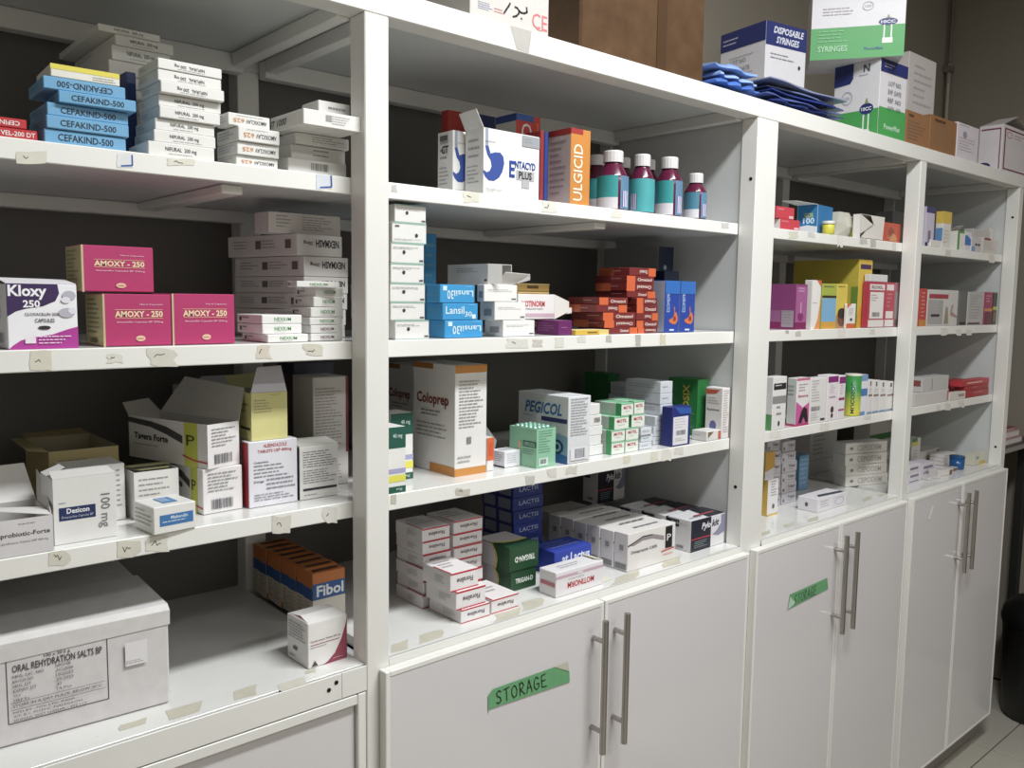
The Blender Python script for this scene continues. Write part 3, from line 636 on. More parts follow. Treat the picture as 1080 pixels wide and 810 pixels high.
bw = carton('white carton covered in black small print with a dark band', 316.5, 357, 472, zC, c='e2e0dc', faces={'l': '2c2b2e'}, vb=528.5, d=.05,
       prints=[fine('f', .08, .58, .95, .9, 7, '55535a'), fine('f', .08, .28, .95, .55, 6, '6a686e'), ('R', 'f', .08, .17, .95, .215, '3a383c'), fine('f', .1, .05, .6, .1, 1)])
sheet([(0, .001, bw.h + .0003), (bw.w, .001, bw.h + .0003), (bw.w, bw.d * .8, bw.h + .006), (0, bw.d * .8, bw.h + .007)], mat('d6d3cc', .5), bw.o, 'lid_flap')
carton('tall pale carton covered in small print by the shelf post', 331, 367.6, 398.5, zC, c='d6d0cc', faces={'r': '7a2f38'}, y=.155, d=.07, prints=[fine('f', .06, .05, .85, .9, 30, '9a928e'), ('R', 'f', .93, .3, 1, 1, '7a2f38')])
pl_ = carton('tall dark plum carton behind the pale yellow one', 312, 331.5, 396, zC, c='6a5058', y=.26, d=.10)
carton('navy carton lying across the tall cartons', 310, 352, 383, pl_.top, c='3c4258', y=.257, d=.06)
open_carton('large white carton at the back with its flap against the shelf', 205, 262, 410, zC, c='dcd9da', inner='cfccca', y=.32, d=.09, flaps=[([(0, 0, 1), (.6, 0, 1), (.8, .1, 1.12), (.2, .1, 1.12)], 'd2cfd4')])

# ---------------------------------------------------------------- first bay, deck
P_r = onZ(180, 741.3, zD); P_l = onZ(0, 790.7, zD)
ang = math.atan2(P_r.y - P_l.y, P_r.x - P_l.x); L_ = .40; ex = Vector((math.cos(ang), math.sin(ang), 0)); P_o = P_r - ex * L_
hO = rise(P_r, 640); dO = .30
e = MB(); kw = mat('d9d4d4', .65, 'paper')
e.box(0, 0, .0006, L_, dO, hO, kw, c=.003, mats={})
ors = e.build('shipping_carton', None, P_o, ang); tag(ors, 'large white shipping carton with a boxed address panel on the bottom deck', 'box')
b = MB(); zl = hO
b.mesh([(0, -.0012, zl - .030), (L_ + .0015, -.0012, zl - .024), (L_ + .0015, -.0022, zl - .004), (L_ + .0005, .004, zl + .0035), (0, .004, zl + .0035), (0, -.0022, zl - .004), (0, dO * .5, zl + .004), (L_, dO * .5, zl + .004)],
       [(0, 1, 2, 5), (5, 2, 3, 4), (4, 3, 7, 6)], mat('dedad8', .65, 'paper'), False)
b.build('lid_lip', ors)
sheet([(L_ - .09, dO - .03, hO), (L_ - .02, dO - .03, hO), (L_ + .015, dO + .02, hO + .035), (L_ - .07, dO + .02, hO + .04)], mat('d5d2d0', .6, 'paper'), ors, 'flap')
def oq(u, v):   # pixel on the carton's front plane -> (x/L, z/h)
    n = Vector((-ex.y, ex.x, 0)); r = ray(u, v); t = (P_o - CAM).dot(n) / r.dot(n); q = CAM + r * t - P_o
    return q.dot(ex) / L_, q.z / hO
a_, b_, c_, d_ = oq(6.5, 696), oq(112, 672), oq(114.5, 737), oq(11.5, 764)
x0, x1 = a_[0], b_[0]; z0, z1 = (c_[1] + d_[1]) / 2, (a_[1] + b_[1]) / 2; dx, dz = x1 - x0, z1 - z0
fr = lambda u0, v0, u1, v1: (x0 + dx * u0, z0 + dz * v0, x0 + dx * u1, z0 + dz * v1)
o_ink = '4a4848'
pr = [('R', 'f') + fr(-.01, 0, 0, 1) + (o_ink,), ('R', 'f') + fr(1, 0, 1.01, 1) + (o_ink,), ('R', 'f') + fr(0, 0, 1, .012) + (o_ink,), ('R', 'f') + fr(0, .988, 1, 1) + (o_ink,),
      ('T', 'f', '100 x 20.5 g') + fr(.36, .9, .62, .955) + (o_ink, 'b'), ('T', 'f', 'ORAL REHYDRATION SALTS BP') + fr(.05, .775, .95, .885) + (o_ink, 'b')]
for i, (a, c) in enumerate((('MFG. LIC. NO', 'NKD/08'), ('BATCH NO', 'ACL0006'), ('MFG. DT', '10/2022'), ('EXPIRY DT', '09/2025'), ('Qty', '40'), ('MRP Rs', '14 Pcs'))):
    v = .69 - i * .072; pr += [('T', 'f', a) + fr(.05, v, .05 + .025 * len(a), v + .042) + (o_ink,), ('T', 'f', c) + fr(.47, v + .03, .47 + .025 * len(c), v + .072) + (o_ink,)]
pr += [('T', 'f', 'STORE IN A DRY PLACE, BELOW 30°C') + fr(.04, .24, .93, .295) + (o_ink,), ('R', 'f') + fr(.02, .21, .97, .216) + (o_ink,), ('R', 'f') + fr(.02, .32, .97, .326) + (o_ink,),
       ('T', 'f', 'MFD BY : FDC LTD, INDIA') + fr(.04, .15, .65, .19) + (o_ink,), ('T', 'f', 'AT: S-1, M.I.D.C. MALEGAON') + fr(.04, .09, .72, .13) + (o_ink,), ('T', 'f', 'SINNAR, DIST NASHIK - 422 113') + fr(.04, .03, .76, .07) + (o_ink,)]
s0 = oq(131, 678); s1 = oq(155, 697)
pr += [('R', 'f', s0[0], s1[1], s1[0], s0[1], 'e6e3e4'), ('L', 'f', s0[0] + .002, s1[1] + .01, s1[0], s1[1] + .05, 2, '7a787c')]
draw(pr, L_, dO, hO, ors)
# orange vitamin cartons in a row running back
Pb = Vector((.6, .418, zD)); Pb.x += along(Pb, Vector((1, 0, 0)), 267); hh = rise(Pb, 573); xf = Pb.x
yf = None
Pq = Vector((xf, 0, zD)); sF = along(Pq, Vector((0, 1, 0)), 330)
nV = 8; dd = (Pb.y - sF) / nV - .001; ww = .062
for i in range(nV):
    yy = sF + i * (dd + .001)
    m = MB(); oc = mat('c9722a', .4); m.box(0, 0, .0006, ww, dd, hh, oc, c=.0008, mats={'l': mat('d8cdb8', .4)})
    o = m.build('vitamin_carton', None, (xf + .002 * (i % 2), yy, zD), 0)
    tag(o, ('front', 'second', 'third', 'fourth', 'fifth', 'sixth', 'seventh', 'rearmost')[i] + ' orange and blue vitamin carton of the row running back', 'box', 'orange vitamin cartons')
    draw([('R', 'f', 0, .5, 1, .8, '2a5a9a'), ('T', 'f', 'Fibol', .12, .55, .95, .76, 'eef2f6', 'B'), ('R', 'f', 0, .12, 1, .5, 'ddd5c8'), ('R', 'f', .3, .0, 1, .12, '4a86c0'), ('R', 't', .1, .3, .9, .62, '3d2a22'), ('R', 'l', 0, .72, 1, 1, 'c9722a'), ('R', 'l', 0, .5, 1, .72, '2a5a9a'), ('L', 'l', .1, .1, .9, .45, 5, '9a8e7a')], ww, dd, hh, o)
LOG.append(('vit', round(hh, 3), round(dd, 3), round(sF, 3), [round(q, 3) for q in Pb]))
mw = carton('white carton with a maroon curved corner standing at the deck end', 325.2, 366, 659, zD, c='ebe7e4', faces={}, vb=706.4, uB=303.4, yaw=2,
       prints=[('P', 'f', [(.38, 0), (1, 0), (1, .92), (.95, .75), (.85, .48), (.68, .2), (.5, .06)], '9b4257'), ('R', 'f', .06, .5, .8, .515, '9b4257'), ('T', 'f', 'Clarithromycin Tablets 500 mg', .06, .56, .82, .61, '8a4a5c', 'b'), ('L', 'f', .06, .42, .5, .46, 1, '9a8a92'),
               ('P', 'f', [(.08, .04), (.24, .04), (.16, .16)], '4a484c'), fine('l', .1, .5, .9, .9, 6, '8a8890'), ('R', 'l', .3, .28, .5, .36, '6a686c'), ('L', 'l', .1, .08, .6, .14, 1, '4a484c'), ('L', 'f', .62, .06, .95, .1, 1, 'd9b9c2')])
b = MB(); w_, d_2, h_ = mw.w, mw.d, mw.h; cm_ = mat('e6e2de', .45)
b.mesh([(0, 0, h_), (w_, 0, h_), (w_, d_2, h_), (0, d_2, h_), (.06 * w_, .45 * d_2, h_ + .005), (.94 * w_, .45 * d_2, h_ + .005)], [(0, 1, 5, 4), (3, 4, 5, 2), (1, 2, 5), (0, 4, 3)], cm_)
b.build('tuck_lid', mw.o)
sheet([(.002, .004, h_ + .0012), (.045 * w_, .43 * d_2, h_ + .0051), (.002, .94 * d_2, h_ + .0012)], mat('a8566a', .45), mw.o, 'lid_flap', t=.0004)

# ---------------------------------------------------------------- second bay, upper shelf
STOM = lambda u0, s: [('P', 'f', [(u0 + s * q[0], q[1]) for q in ((.02, 1), (.07, 1), (.08, .72), (.12, .62), (.2, .66), (.3, .68), (.36, .62), (.38, .52), (.35, .38), (.29, .27), (.2, .2), (.1, .19), (.03, .24), (-.02, .33), (-.02, .37), (.05, .32), (.1, .34), (.14, .42), (.12, .52), (.06, .58), (.02, .7))], '3f57a8')]
EN = [('P', 'f', [(.03, 1), (.075, 1), (.085, .74), (.12, .63), (.2, .66), (.29, .665), (.345, .61), (.36, .51), (.33, .38), (.27, .28), (.18, .22), (.09, .22), (.03, .27), (0, .33), (0, .37), (.06, .34), (.11, .37), (.14, .44), (.12, .53), (.065, .6), (.03, .72)], '35509f'),
      ('R', 'f', .03, .74, .08, 1, '9aa0b4'), ('T', 'f', 'E', .45, .31, .55, .57, '23459a', 'B'), ('T', 'f', 'NTACYD', .55, .46, .93, .58, '23459a', 'B'), ('R', 'f', .58, .29, .91, .44, 'b5b4b6'), ('R', 'f', .68, .17, .82, .29, 'b5b4b6'),
      ('T', 'f', 'PLUS', .62, .305, .86, .425, '1a1a1c', 'B'), ('R', 'f', .68, .82, 1, .99, '9c9ea4'), ('L', 'f', .72, .86, .96, .94, 2, '6c6e76'), ('L', 'f', .03, .78, .28, .82, 1, 'b0aeb2'), ('L', 'f', .04, .03, .32, .1, 2, 'a8a6a8'),
      ('L', 'l', .2, .5, .8, .85, 3, 'a5a4a2'), ('L', 'l', .15, .15, .8, .45, 5, 'a5a4a2')]
e1 = open_carton('white antacid carton with a blue stomach and its end flap raised', 509.5, 567.8, 134.5, zA, c='eceae6', y=.052, uB=490.3, prints=EN, group='stomach printed cartons', inner='c8c6c2',
       flaps=[([(0, 0, 1), (0, 1, 1), (-.10, 1.04, 1.25), (-.10, .10, 1.27)], 'e2e0dc'), ([(0, 0, 1), (1, 0, 1), (1, 1, 1), (0, 1, 1)], 'e0deda')])
carton('white antacid carton with a blue stomach set back behind the flapped one', 477.5, 530, 137, zA, c='eceae6', y=.052 + e1.d + .004, uB=461.4, prints=EN + [('T', 'l', 'CT', .3, .66, .75, .78, '2a2a2c', 'B'), ('R', 'l', .2, .86, .7, .94, '6a686a')], group='stomach printed cartons')
carton('red carton at the back behind the white antacid cartons', 472, 489, 115.5, zA, c='b8322a', faces={'t': '2a3f7c'}, y=.27, d=.022, prints=[('T', 'f', 'O', .2, .1, .7, .35, 'd8c4c0', 'b')])
carton('red carton with a navy top edge tucked behind the raised flap', 503, 521, 120, zA, c='b8322a', faces={'t': '28407c'}, y=.25, d=.06, prints=[('R', 'f', 0, .8, 1, 1, '2a3a72')])
carton('red syrup carton with a blue top and an upright white word', 543.5, 569, 119, zA, c='c8352c', faces={'l': 'd0cec8', 't': '2c4a8c'}, y=.135, uB=521.7, prints=[('R', 'f', 0, .93, .7, 1, '2c5aa4'), ('R', 'l', 0, .92, 1, 1, '2c4a8c'), ('T', 'f', 'ULGICID', .2, .12, .62, .905, 'ecdcd6', 'ub'), ('R', 'f', .82, 0, .9, .93, 'e06a3c')])
carton('slim red carton edge between the antacid and the orange cartons', 569, 573, 137.5, zA, c='8f2a30', y=.075, d=.05)
carton('slim navy carton edge between the antacid and the orange cartons', 573.6, 577.3, 138.5, zA, c='23408a', y=.075, d=.05)
carton('orange syrup carton with an upright white word and pinkish side', 601, 621.5, 134.3, zA, c='d1862a', faces={'l': 'c9b8b2', 't': 'a82c2c'}, y=.052, uB=577,
       prints=[('R', 'f', 0, .93, .6, 1, 'a82c2c'), ('R', 'l', 0, .92, 1, 1, 'a82c2c'), ('T', 'f', 'ULGICID', .14, .06, .6, .8, 'f1e3cc', 'ub'), ('L', 'l', .1, .1, .8, .85, 9, '8c7a76')])
def bottle(label, uL, uR, y, vt, vc, vs, vl0, vl1, white=True, band='2a9a9c'):
    uc = (uL + uR) / 2; P = Vector((onY(uc, vt, y).x, y, zA)); P.x += along(P, Vector((1, 0, 0)), uc)
    z_ = (RC @ (P - CAM))[2]; r = (uR - uL) / 2 * z_ / FPX
    H = rise(P, vt); hc = rise(P, vc); hs = rise(P, vs); l0 = max(.004, rise(P, vl1)); l1 = rise(P, vl0); rc = r * .62
    e = bpy.data.objects.new('syrup_bottle', None); col.objects.link(e); e.location = P; tag(e, label, 'bottle', 'plum syrup bottles')
    m = mat('5e1238', .18, 'plastic'); b = MB()
    b.lathe([(0, .0008), (r * .9, .0008), (r, .004), (r, hs * .93), (r * .93, hs * .97 + hc * .03), (r * .6, hc * .8 + hs * .2), (r * .5, hc), (r * .5, hc + .004), (0, hc + .004)], m); b.build('body', e)
    b = MB(); rl = r * 1.006; a0 = math.atan2(CAM.y - P.y, CAM.x - P.x) - math.radians(120); D_ = math.radians
    b.lathe([(rl, l0), (rl, l1)], mat(band, .4), 24, a0=a0, a1=a0 + D_(140 if white else 205)); 
    if white: b.lathe([(rl * 1.003, l0), (rl * 1.003, l0 + (l1 - l0) * .34)], mat('d5d2d8', .4), 24, a0=a0, a1=a0 + D_(140))
    if white: b.lathe([(rl, l0), (rl, l1)], mat('5a86a8', .4), 10, a0=a0 + D_(150), a1=a0 + D_(230))
    b.build('wrap_label', e)
    b = MB(); n = 9
    for i in range(n):
        t0 = a0 + D_((158 if white else 62) + i * 4.2); b.lathe([(rl * 1.006, l0 + .004), (rl * 1.006, l0 + (l1 - l0) * .55)], mat('e0dfe6' if i % 2 else '5a58a0', .4), 1, a0=t0, a1=t0 + math.radians(4.2))
    b.build('barcode', e)
    b = MB(); cp_ = mat('d9d6d6', .45, 'plastic'); k = 36; zb, zt_ = hc, H
    ring = lambda rr, z, f=0: [(rr * (1 + (f if i % 2 else 0)) * math.cos(2 * math.pi * i / k), rr * (1 + (f if i % 2 else 0)) * math.sin(2 * math.pi * i / k), z) for i in range(k)]
    R4 = [ring(rc, zb, .02), ring(rc, zt_ - .002, .02), ring(rc * .95, zt_), ring(.0001, zt_)]
    vs_ = sum(R4, []); b.mesh(vs_, [(j * k + i, j * k + (i + 1) % k, (j + 1) * k + (i + 1) % k, (j + 1) * k + i) for j in range(3) for i in range(k)], cp_, False); b.build('cap', e)
bottle('tall plum syrup bottle with teal label and barcode beside the orange carton', 629, 662, .085, 159.8, 172, 186, 187, 222)
bottle('tall plum syrup bottle with an all teal label, second from the orange carton', 662.6, 689.3, .080, 163.5, 176, 188, 190, 226, white=False, band='3fa6aa')
bottle('tall plum syrup bottle with half teal half white label, third from the orange carton', 690.4, 718.6, .078, 166.5, 178.5, 190, 192, 228)
bottle('short plum syrup bottle standing last in the row', 720.5, 744.5, .074, 183.4, 193.5, 202, 204, 231, band='4a86a0')
bottle('plum syrup bottle half hidden behind the orange carton', 615.5, 641, .175, 164, 175, 187, 190, 222)
bottle('plum syrup bottle in the rear row peeping behind the barcode bottle', 642, 668, .185, 167, 178, 189, 192, 222)
bottle('plum syrup bottle in the rear row behind the all teal one', 668.5, 694, .185, 169, 180, 191, 194, 222)

# ---------------------------------------------------------------- second bay, second shelf
TL = [('R', 'f', 0, .94, 1, 1, '8fb5a6'), ('R', 'f', 0, 0, 1, .04, 'a6c2b6'), ('E', 'f', .38, .55, .045, .1, '3a383c'), ('L', 'f', .05, .66, .9, .8, 2, 'a5a3a0'), ('R', 'f', .85, .12, .97, .2, '5c5a5c')]
TLf = [('R', 'f', 0, .94, 1, 1, '8fb5a6'), ('R', 'f', 0, 0, 1, .04, 'a6c2b6'), ('E', 'f', .7, .4, .045, .1, '3a383c'), ('L', 'f', .05, .1, .9, .2, 2, 'a5a3a0'), ('R', 'f', .08, .78, .2, .86, '5c5a5c')]
stack('white carton with pale green edges and black dot', 'of the dotted stack', zB,
      [(416.8, 452.5, 338, dict(prints=TL)), (412, 448, 318.6, dict(prints=TL)), (411.5, 448.3, 298.4, dict(prints=TL)), (412.2, 447.2, 277.2, dict(prints=TL)), (412.6, 447.2, 255.4, dict(prints=TL)), (413.6, 449.7, 233.8, dict(prints=TLf)), (416.4, 449.3, 214.7, dict(prints=TL))], y=.052, d=.12, c='e6e4e0')
LS = lambda fl: [('T', 'f', 'Lansil', .08 if not fl else .4, .38, .6 if not fl else .95, .82 if not fl else .7, 'd6eef8', 'b' + fl), ('T', 'f', '30', .62 if not fl else .2, .22, .82 if not fl else .38, .52 if not fl else .7, 'd6eef8', 'b' + fl),
                 ('R', 'f', *((.82, .1, .93, .35) if not fl else (.08, .68, .19, .92)), 'd6eef8'), fine('l', .1, .3, .9, .7, 3, '5fa6cc'), ('L', 'f', .72, .86, .96, .93, 1, '9fd6f0')]
lz = stack('bright blue capsule carton', 'of the blue stack beside the dotted cartons', zB, [(469, 509, 338, dict(prints=LS('f'), uB=452.5)), (467, 503.9, 319.8, dict(prints=LS(''), uB=450)), (464, 500.7, 299.8, dict(prints=LS('f'), uB=450))], y=.054, c='2b9bd8', group='bright blue capsule cartons')
carton('blue carton standing at the back behind the dotted cartons', 447.5, 460, 246, zB, c='2b9bd8', y=.25, d=.08, prints=[fine('f', .1, .1, .9, .9, 8, '66a6c8')])
WP = [('L', 'f', .1, .55, .85, .72, 2, 'b5b0ac'), ('R', 'f', .82, .14, .96, .22, '6a686a'), ('R', 'l', .3, .25, .8, .6, 'a5a5a8')]
wz = stack('white carton with faint print', 'of the pile right of the blue stack', zB, [(530.5, 563.7, 338, dict(prints=WP, uB=511)), (521.7, 554.2, 318.5, dict(prints=WP, uB=506)), (510.5, 545.4, 299.8, dict(prints=WP, uB=503))], y=.055, c='efedea')
open_carton('long white carton lying open across the blue and white piles', 514.4, 540, 278, max(lz[-1].top, wz[-1].top), c='e6e3e0', inner='cfccc6', open='f', y=.060, d=.115, prints=[('L', 'l', .25, .55, .8, .8, 3, '9a9896'), ('R', 'l', .92, .15, .98, .25, '4a484a')],
       flaps=[([(.35, -.0, .02), (1, 0, .02), (1.55, -.12, .28), (1.5, -.14, .55), (.5, -.12, .62)], 'e3e0dc'), ([(0, 0, 0), (0, 0, 1), (.3, -.16, .92), (.3, -.16, .08)], 'dbd8d4')])
column('thin ochre carton', 'of the pile behind the red word carton', zB, 546, 578.4, 298.6, 6, .150, c='b9944a', d=.07, prints=[('R', 'f', .3, .4, .65, .75, '5c4420'), ('R', 'f', 0, .85, 1, 1, 'd4b878')])
MN = lambda fl: [('T', 'f', 'MOTINORM', .12, .42, .62, .68, 'c5303a', 'B' + fl), ('T', 'f', 'DOMPERIDONE TABLETS', .15, .3, .6, .37, '7c7678', fl), ('R', 'f', 0, .06, 1, .16, 'c9a4bc')]
pu = carton('plum purple carton under the white one with red capitals', 589, 603.3, 338, zB, c='6e2566', y=.056, d=.062, prints=[('L', 'f', .2, .45, .9, .55, 1, 'b88ab2'), fine('l', .1, .2, .9, .8, 4, '833a7c')])
mo = carton('white carton with red capitals and its end flaps splayed', 546, 584.7, 310, max(wz[0].top, pu.top), c='e7e3e2', y=.100, d=.052, prints=[('T', 'f', 'MOTINORM', .1, .5, .72, .74, 'c5303a', 'B'), ('T', 'f', 'DOMPERIDONE TABLETS', .15, .38, .68, .45, '7c7678'), ('R', 'f', .2, .1, 1, .24, 'c9a9b8'), ('R', 'f', .05, .12, .16, .24, 'b08aa0')])
for pts in ([(1, 0, 0), (1, 0, 1), (1.55, .25, .72), (1.55, .25, .3)], [(1, 0, 1), (1, 1, 1), (1.5, .8, .78), (1.5, .25, .74)], [(1.5, .3, .2), (1.5, .3, .5), (1.72, .4, .46), (1.72, .4, .24)], [(1, 1, 0), (1, 1, 1), (1.4, 1.1, .9), (1.4, 1.1, .1)]):
    sheet([(x * mo.w, y * mo.d, z * mo.h) for x, y, z in pts], mat('e2dfda', .5), mo.o, 'flap')
carton('thin yellow carton lying before the red cartons', 607, 641.8, 348.2, zB, c='e2b82c', faces={'t': 'e9dfae'}, y=.046, d=.04, prints=[('R', 'f', .35, .35, .65, .65, '8a6a2a'), ('R', 'f', .7, 0, 1, 1, 'e8cc74')])
RO = lambda i: [('R', 'f', *((0, 0, .3, 1) if i % 3 else (.72, 0, 1, 1)), 'd8602a'), ('T', 'f', 'Omezol', .38, .3, .9 if i % 3 else .68, .74, 'efd9cf', 'bf' if i % 2 else 'b'), ('R', 'l', 0, 0, .5, 1, 'b0542c' if i % 2 else '6a2426'), ('L', 'l', .5, .35, .9, .65, 1, 'b07a70')]
rl = [(642, 672.2, 345.7), (637.3, 670.3, 338), (635.8, 670.6, 329.6), (629, 661, 321.5), (632, 662.3, 313.6)]
stack('thin dark red and orange carton', 'of the lower red stack', zB, [r + (dict(prints=RO(i)),) for i, r in enumerate(rl)], y=.058, d=.085, c='7d2a2a')
rr = [(672.8, 693.3, 345.9), (671.2, 694, 338.2), (671.2, 693.5, 330.3), (671.5, 693.5, 321.9), (671.5, 693.3, 314.2), (661.5, 690.7, 306.9), (660.7, 689.4, 298.4), (661, 690, 290.6), (664, 691.4, 282)]
stack('thin dark red and orange carton', 'of the tall red stack', zB, [r + (dict(prints=RO(i + 1), y=(.060 if i < 5 else .072)),) for i, r in enumerate(rr)], d=.085, c='7d2a2a')
carton('large grey carton with a navy end standing at the back', 692, 708, 259.5, zB, c='8c8c8c', faces={'f': '1d2c4a'}, y=.19, d=.17, prints=[('L', 'f', .2, .55, .9, .62, 1, 'a9b4c4'), ('E', 'f', .45, .75, .1, .03, 'a9b4c4')])
carton('small navy carton in front of the large grey one', 699, 714.6, 285.5, zB, c='1c2a48', y=.150, d=.03, prints=[('L', 'f', .4, .7, .8, .78, 1, '8fa0b8')])
SB = [('T', 'f', 'ESOMEPROL', .14, .4, .34, .88, 'b8d0ee', 'u'), ('P', 'f', [(.62, .5), (.68, .5), (.7, .4), (.82, .38), (.9, .3), (.88, .22), (.75, .16), (.55, .17), (.35, .2), (.3, .25), (.45, .27), (.58, .3), (.66, .36)], 'd8703c'), ('E', 'f', .68, .27, .1, .05, '9a3a30'), ('R', 'f', .35, .04, .65, .07, 'cfdcf0'), ('R', 'f', 0, .75, 1, 1, '2a6ec0')]
carton('tall blue carton with an orange stomach next to the red cartons', 700.2, 715.6, 295.8, zB, c='2648a4', faces={'l': 'aab4c8'}, y=.056, d=.035, prints=SB, group='blue stomach cartons')
carton('tall blue carton with an orange stomach standing at the end', 716.4, 732, 296.5, zB, c='2648a4', faces={'l': 'aab4c8'}, y=.056, d=.035, prints=SB, group='blue stomach cartons')

# ---------------------------------------------------------------- second bay, third shelf
GW = [('R', 'f', 0, .68, 1, 1, '1f5a4c'), ('R', 'f', 0, .3, 1, .37, 'a9a6cc'), ('R', 'f', 0, .17, 1, .27, 'e3dc3a'), ('R', 'f', 0, 0, 1, .1, '1f5a4c'), ('T', 'f', '40 mg', .45, .82, .85, .9, 'cfe0da', 'b'), ('T', 'f', 'mg', .6, .03, .85, .07, 'cfe0da')]
carton('white carton with green top and yellow band at the shelf front by the post', 403, 427.7, 452, zC, c='e9e8e4', y=.046, d=.05, prints=GW, group='green topped cartons')
carton('white carton with green top and yellow band standing behind its twin', 412, 435.6, 437, zC, c='e9e8e4', y=.122, d=.05, prints=GW, group='green topped cartons')
CL = [('R', 'f', 0, .93, 1, 1, 'd08a32'), ('R', 'f', 0, 0, 1, .07, 'd08a32'), ('R', 'l', .42, 0, 1, .085, 'd08a32'), ('R', 'l', 0, .95, .5, 1, 'b0702c'), ('T', 'l', 'Coloprep', .1, .6, .86, .73, '8a3c2c', 'B'), ('L', 'l', .2, .5, .85, .57, 2, '6a6664'), ('L', 'l', .1, .3, .85, .45, 4, '84807c'),
      ('L', 'f', .12, .42, .92, .86, 15, '8a8886'), ('R', 'f', .36, .29, .5, .35, '8a8886'), ('L', 'f', .08, .1, .6, .18, 2, 'a9a7a5')]
cl = carton('tall white bowel preparation carton with orange bands at the shelf front', 479.4, 512.6, 385.8, zC, c='e9e6e2', vb=503.4, uB=435.6, prints=CL, group='tall white cartons with orange bands')
carton('tall white bowel preparation carton with orange bands set back by the post', 437, 470, 386, zC, c='e9e6e2', y=.285, d=.10, prints=CL, group='tall white cartons with orange bands')
carton('small orange and white carton peeping beside the tall banded one', 513.4, 520.6, 462, zC, c='e9e6e2', y=.087, d=.03, prints=[('R', 'f', 0, .32, 1, 1, 'e0662c'), ('R', 'f', .2, .45, .8, .85, 'd8542a')])
ps = [onY(u, v, .128) for u, v in ((505, 486), (517, 484), (527, 459.5), (516, 440.5), (505, 443))]
b = MB(); lo = min(p.z for p in ps); sh_ = zC + .0008 - lo
sl = mat('b4b6ba', .3, 'metal', .6)
bs = sheet([(p.x, p.y + (p.z - lo) * .25, p.z + sh_) for p in ps], sl, None, 'blister_sheet', t=.0025); tag(bs, 'grey foil blister sheet leaning beside the tall banded carton', 'blister pack')
carton('tiny white carton with purple edges beside the mint green box', 532, 548.6, 476.7, zC, c='e8e6ea', vb=494, uB=518, yaw=2, prints=[('L', 'l', .1, .3, .9, .9, 5, '8a6a8a'), ('R', 'l', 0, 0, 1, .1, '3c3a5c'), ('L', 'f', .15, .2, .8, .85, 5, 'bdbbc4'), ('L', 't', .1, .3, .9, .7, 3, '8a8c90')])
mg = open_carton('mint green box without a lid, foil strips showing at its rim', 565.5, 585.5, 453.2, zC, c='8fc9a6', inner='8fc9a6', vb=494.4, uB=537.2, yaw=3, prints=[('R', 'l', .5, .52, 1, .68, '3f6a56'), ('T', 'l', 'CIPROZOL', .55, .55, .95, .64, 'a8d8bc', 'b'), ('L', 'l', .5, .3, .95, .46, 3, '3f6a56'), ('L', 'f', .1, .35, .85, .95, 9, '4f8a6a'), ('R', 'f', .12, .05, .6, .25, 'd2e6da'), ('B', 'f', .2, .1, .5, .22, '3a4a40'), ('E', 'l', .38, .55, .07, .12, 'c9b48a')])
for i in range(4):
    m = MB(); fo = mat('9fd8c0', .25, 'metal', .5); x = mg.w * (.12 + .22 * i)
    m.box(0, 0, 0, .003, mg.d * .8, mg.h * .93, fo)
    for j in range(5):
        for k2 in range(1): m.lathe([(.0052, 0), (.0052, .003), (.003, .006), (.0002, .0065)], fo, 8, c=(.0015, mg.d * .8 * (j + .5) / 5))
    for q in range(len(m.v) - 5 * 32, len(m.v)): m.v[q] = (m.v[q][0], m.v[q][1], m.v[q][2] + mg.h * .93)
    Pq = mg.P + mg.ex * x + mg.ey * mg.d * .1 + Vector((0, 0, .003))
    tag(m.build('blister_strip', None, Pq, mg.yaw), 'green foil blister strip standing in the mint green box', 'blister pack', 'strips in the mint green box')
PG = [('T', 'l', 'PEGICOL', .14, .70, .88, .88, '2f6aa8', 'Bi'), ('R', 'l', .48, .6, .98, .665, '37306c'), ('L', 'l', .1, .62, .46, .66, 1, '9a98a0'), ('P', 'l', [(0, 0), (1, 0), (1, .40), (.8, .44), (.55, .40), (.3, .3), (0, .22)], '8ab4cc'), ('P', 'l', [(0, 0), (1, 0), (1, .12), (.75, .16), (.5, .1), (.2, .14), (0, .08)], '2f6cae'),
      ('E', 'l', .80, .24, .12, .11, '24466e'), ('E', 'l', .80, .24, .08, .075, '9cc0d4'), ('E', 'l', .80, .24, .04, .04, '24466e'), ('L', 'f', .1, .4, .9, .97, 14, 'a3a3a6'), ('R', 'f', .1, .05, .88, .24, 'e6e6ea'), ('B', 'f', .3, .08, .75, .22, '4a4a5c')]
carton('white laxative carton with blue italic capitals and a blue sea on its side', 598.4, 621.8, 419, zC, c='dddfe2', vb=490.2, uB=546, prints=PG)
stack('white carton end', 'of the white pile beside the laxative carton', zC, [(617, 635.8, 471.3, {}), (616, 634, 461, {}), (617, 635.3, 450.6, {}), (616.5, 634.4, 439, dict(prints=[('B', 'f', .55, .3, .9, .75, '6a686c')])), (615, 632.7, 427.2, {})], y=.080, d=.09, c='e6e4e2')
GRN = [('T', 'f', 'MOTIL', .16, .52, .84, .78, 'c23a40', 'B'), ('L', 'f', .25, .28, .75, .38, 1, 'c99a94'), ('R', 'l', .8, 0, 1, 1, '2f9c58'), ('R', 'f', 0, .93, 1, 1, '6ac48c')]
kw = dict(c='e6ece2', faces={'t': '7cc596', 'l': 'c3cac2'}, prints=GRN, group='white and green cartons with red type')
y0 = .060; dsc = 'small white and green carton with red type'
cA = stack(dsc, 'of the left green pile', zC, [(644.8, 658.6, 466.7), (645, 659.2, 454.4), (648, 663.2, 440), (655.4, 668, 425.9)], y=y0, d=.075, **kw)
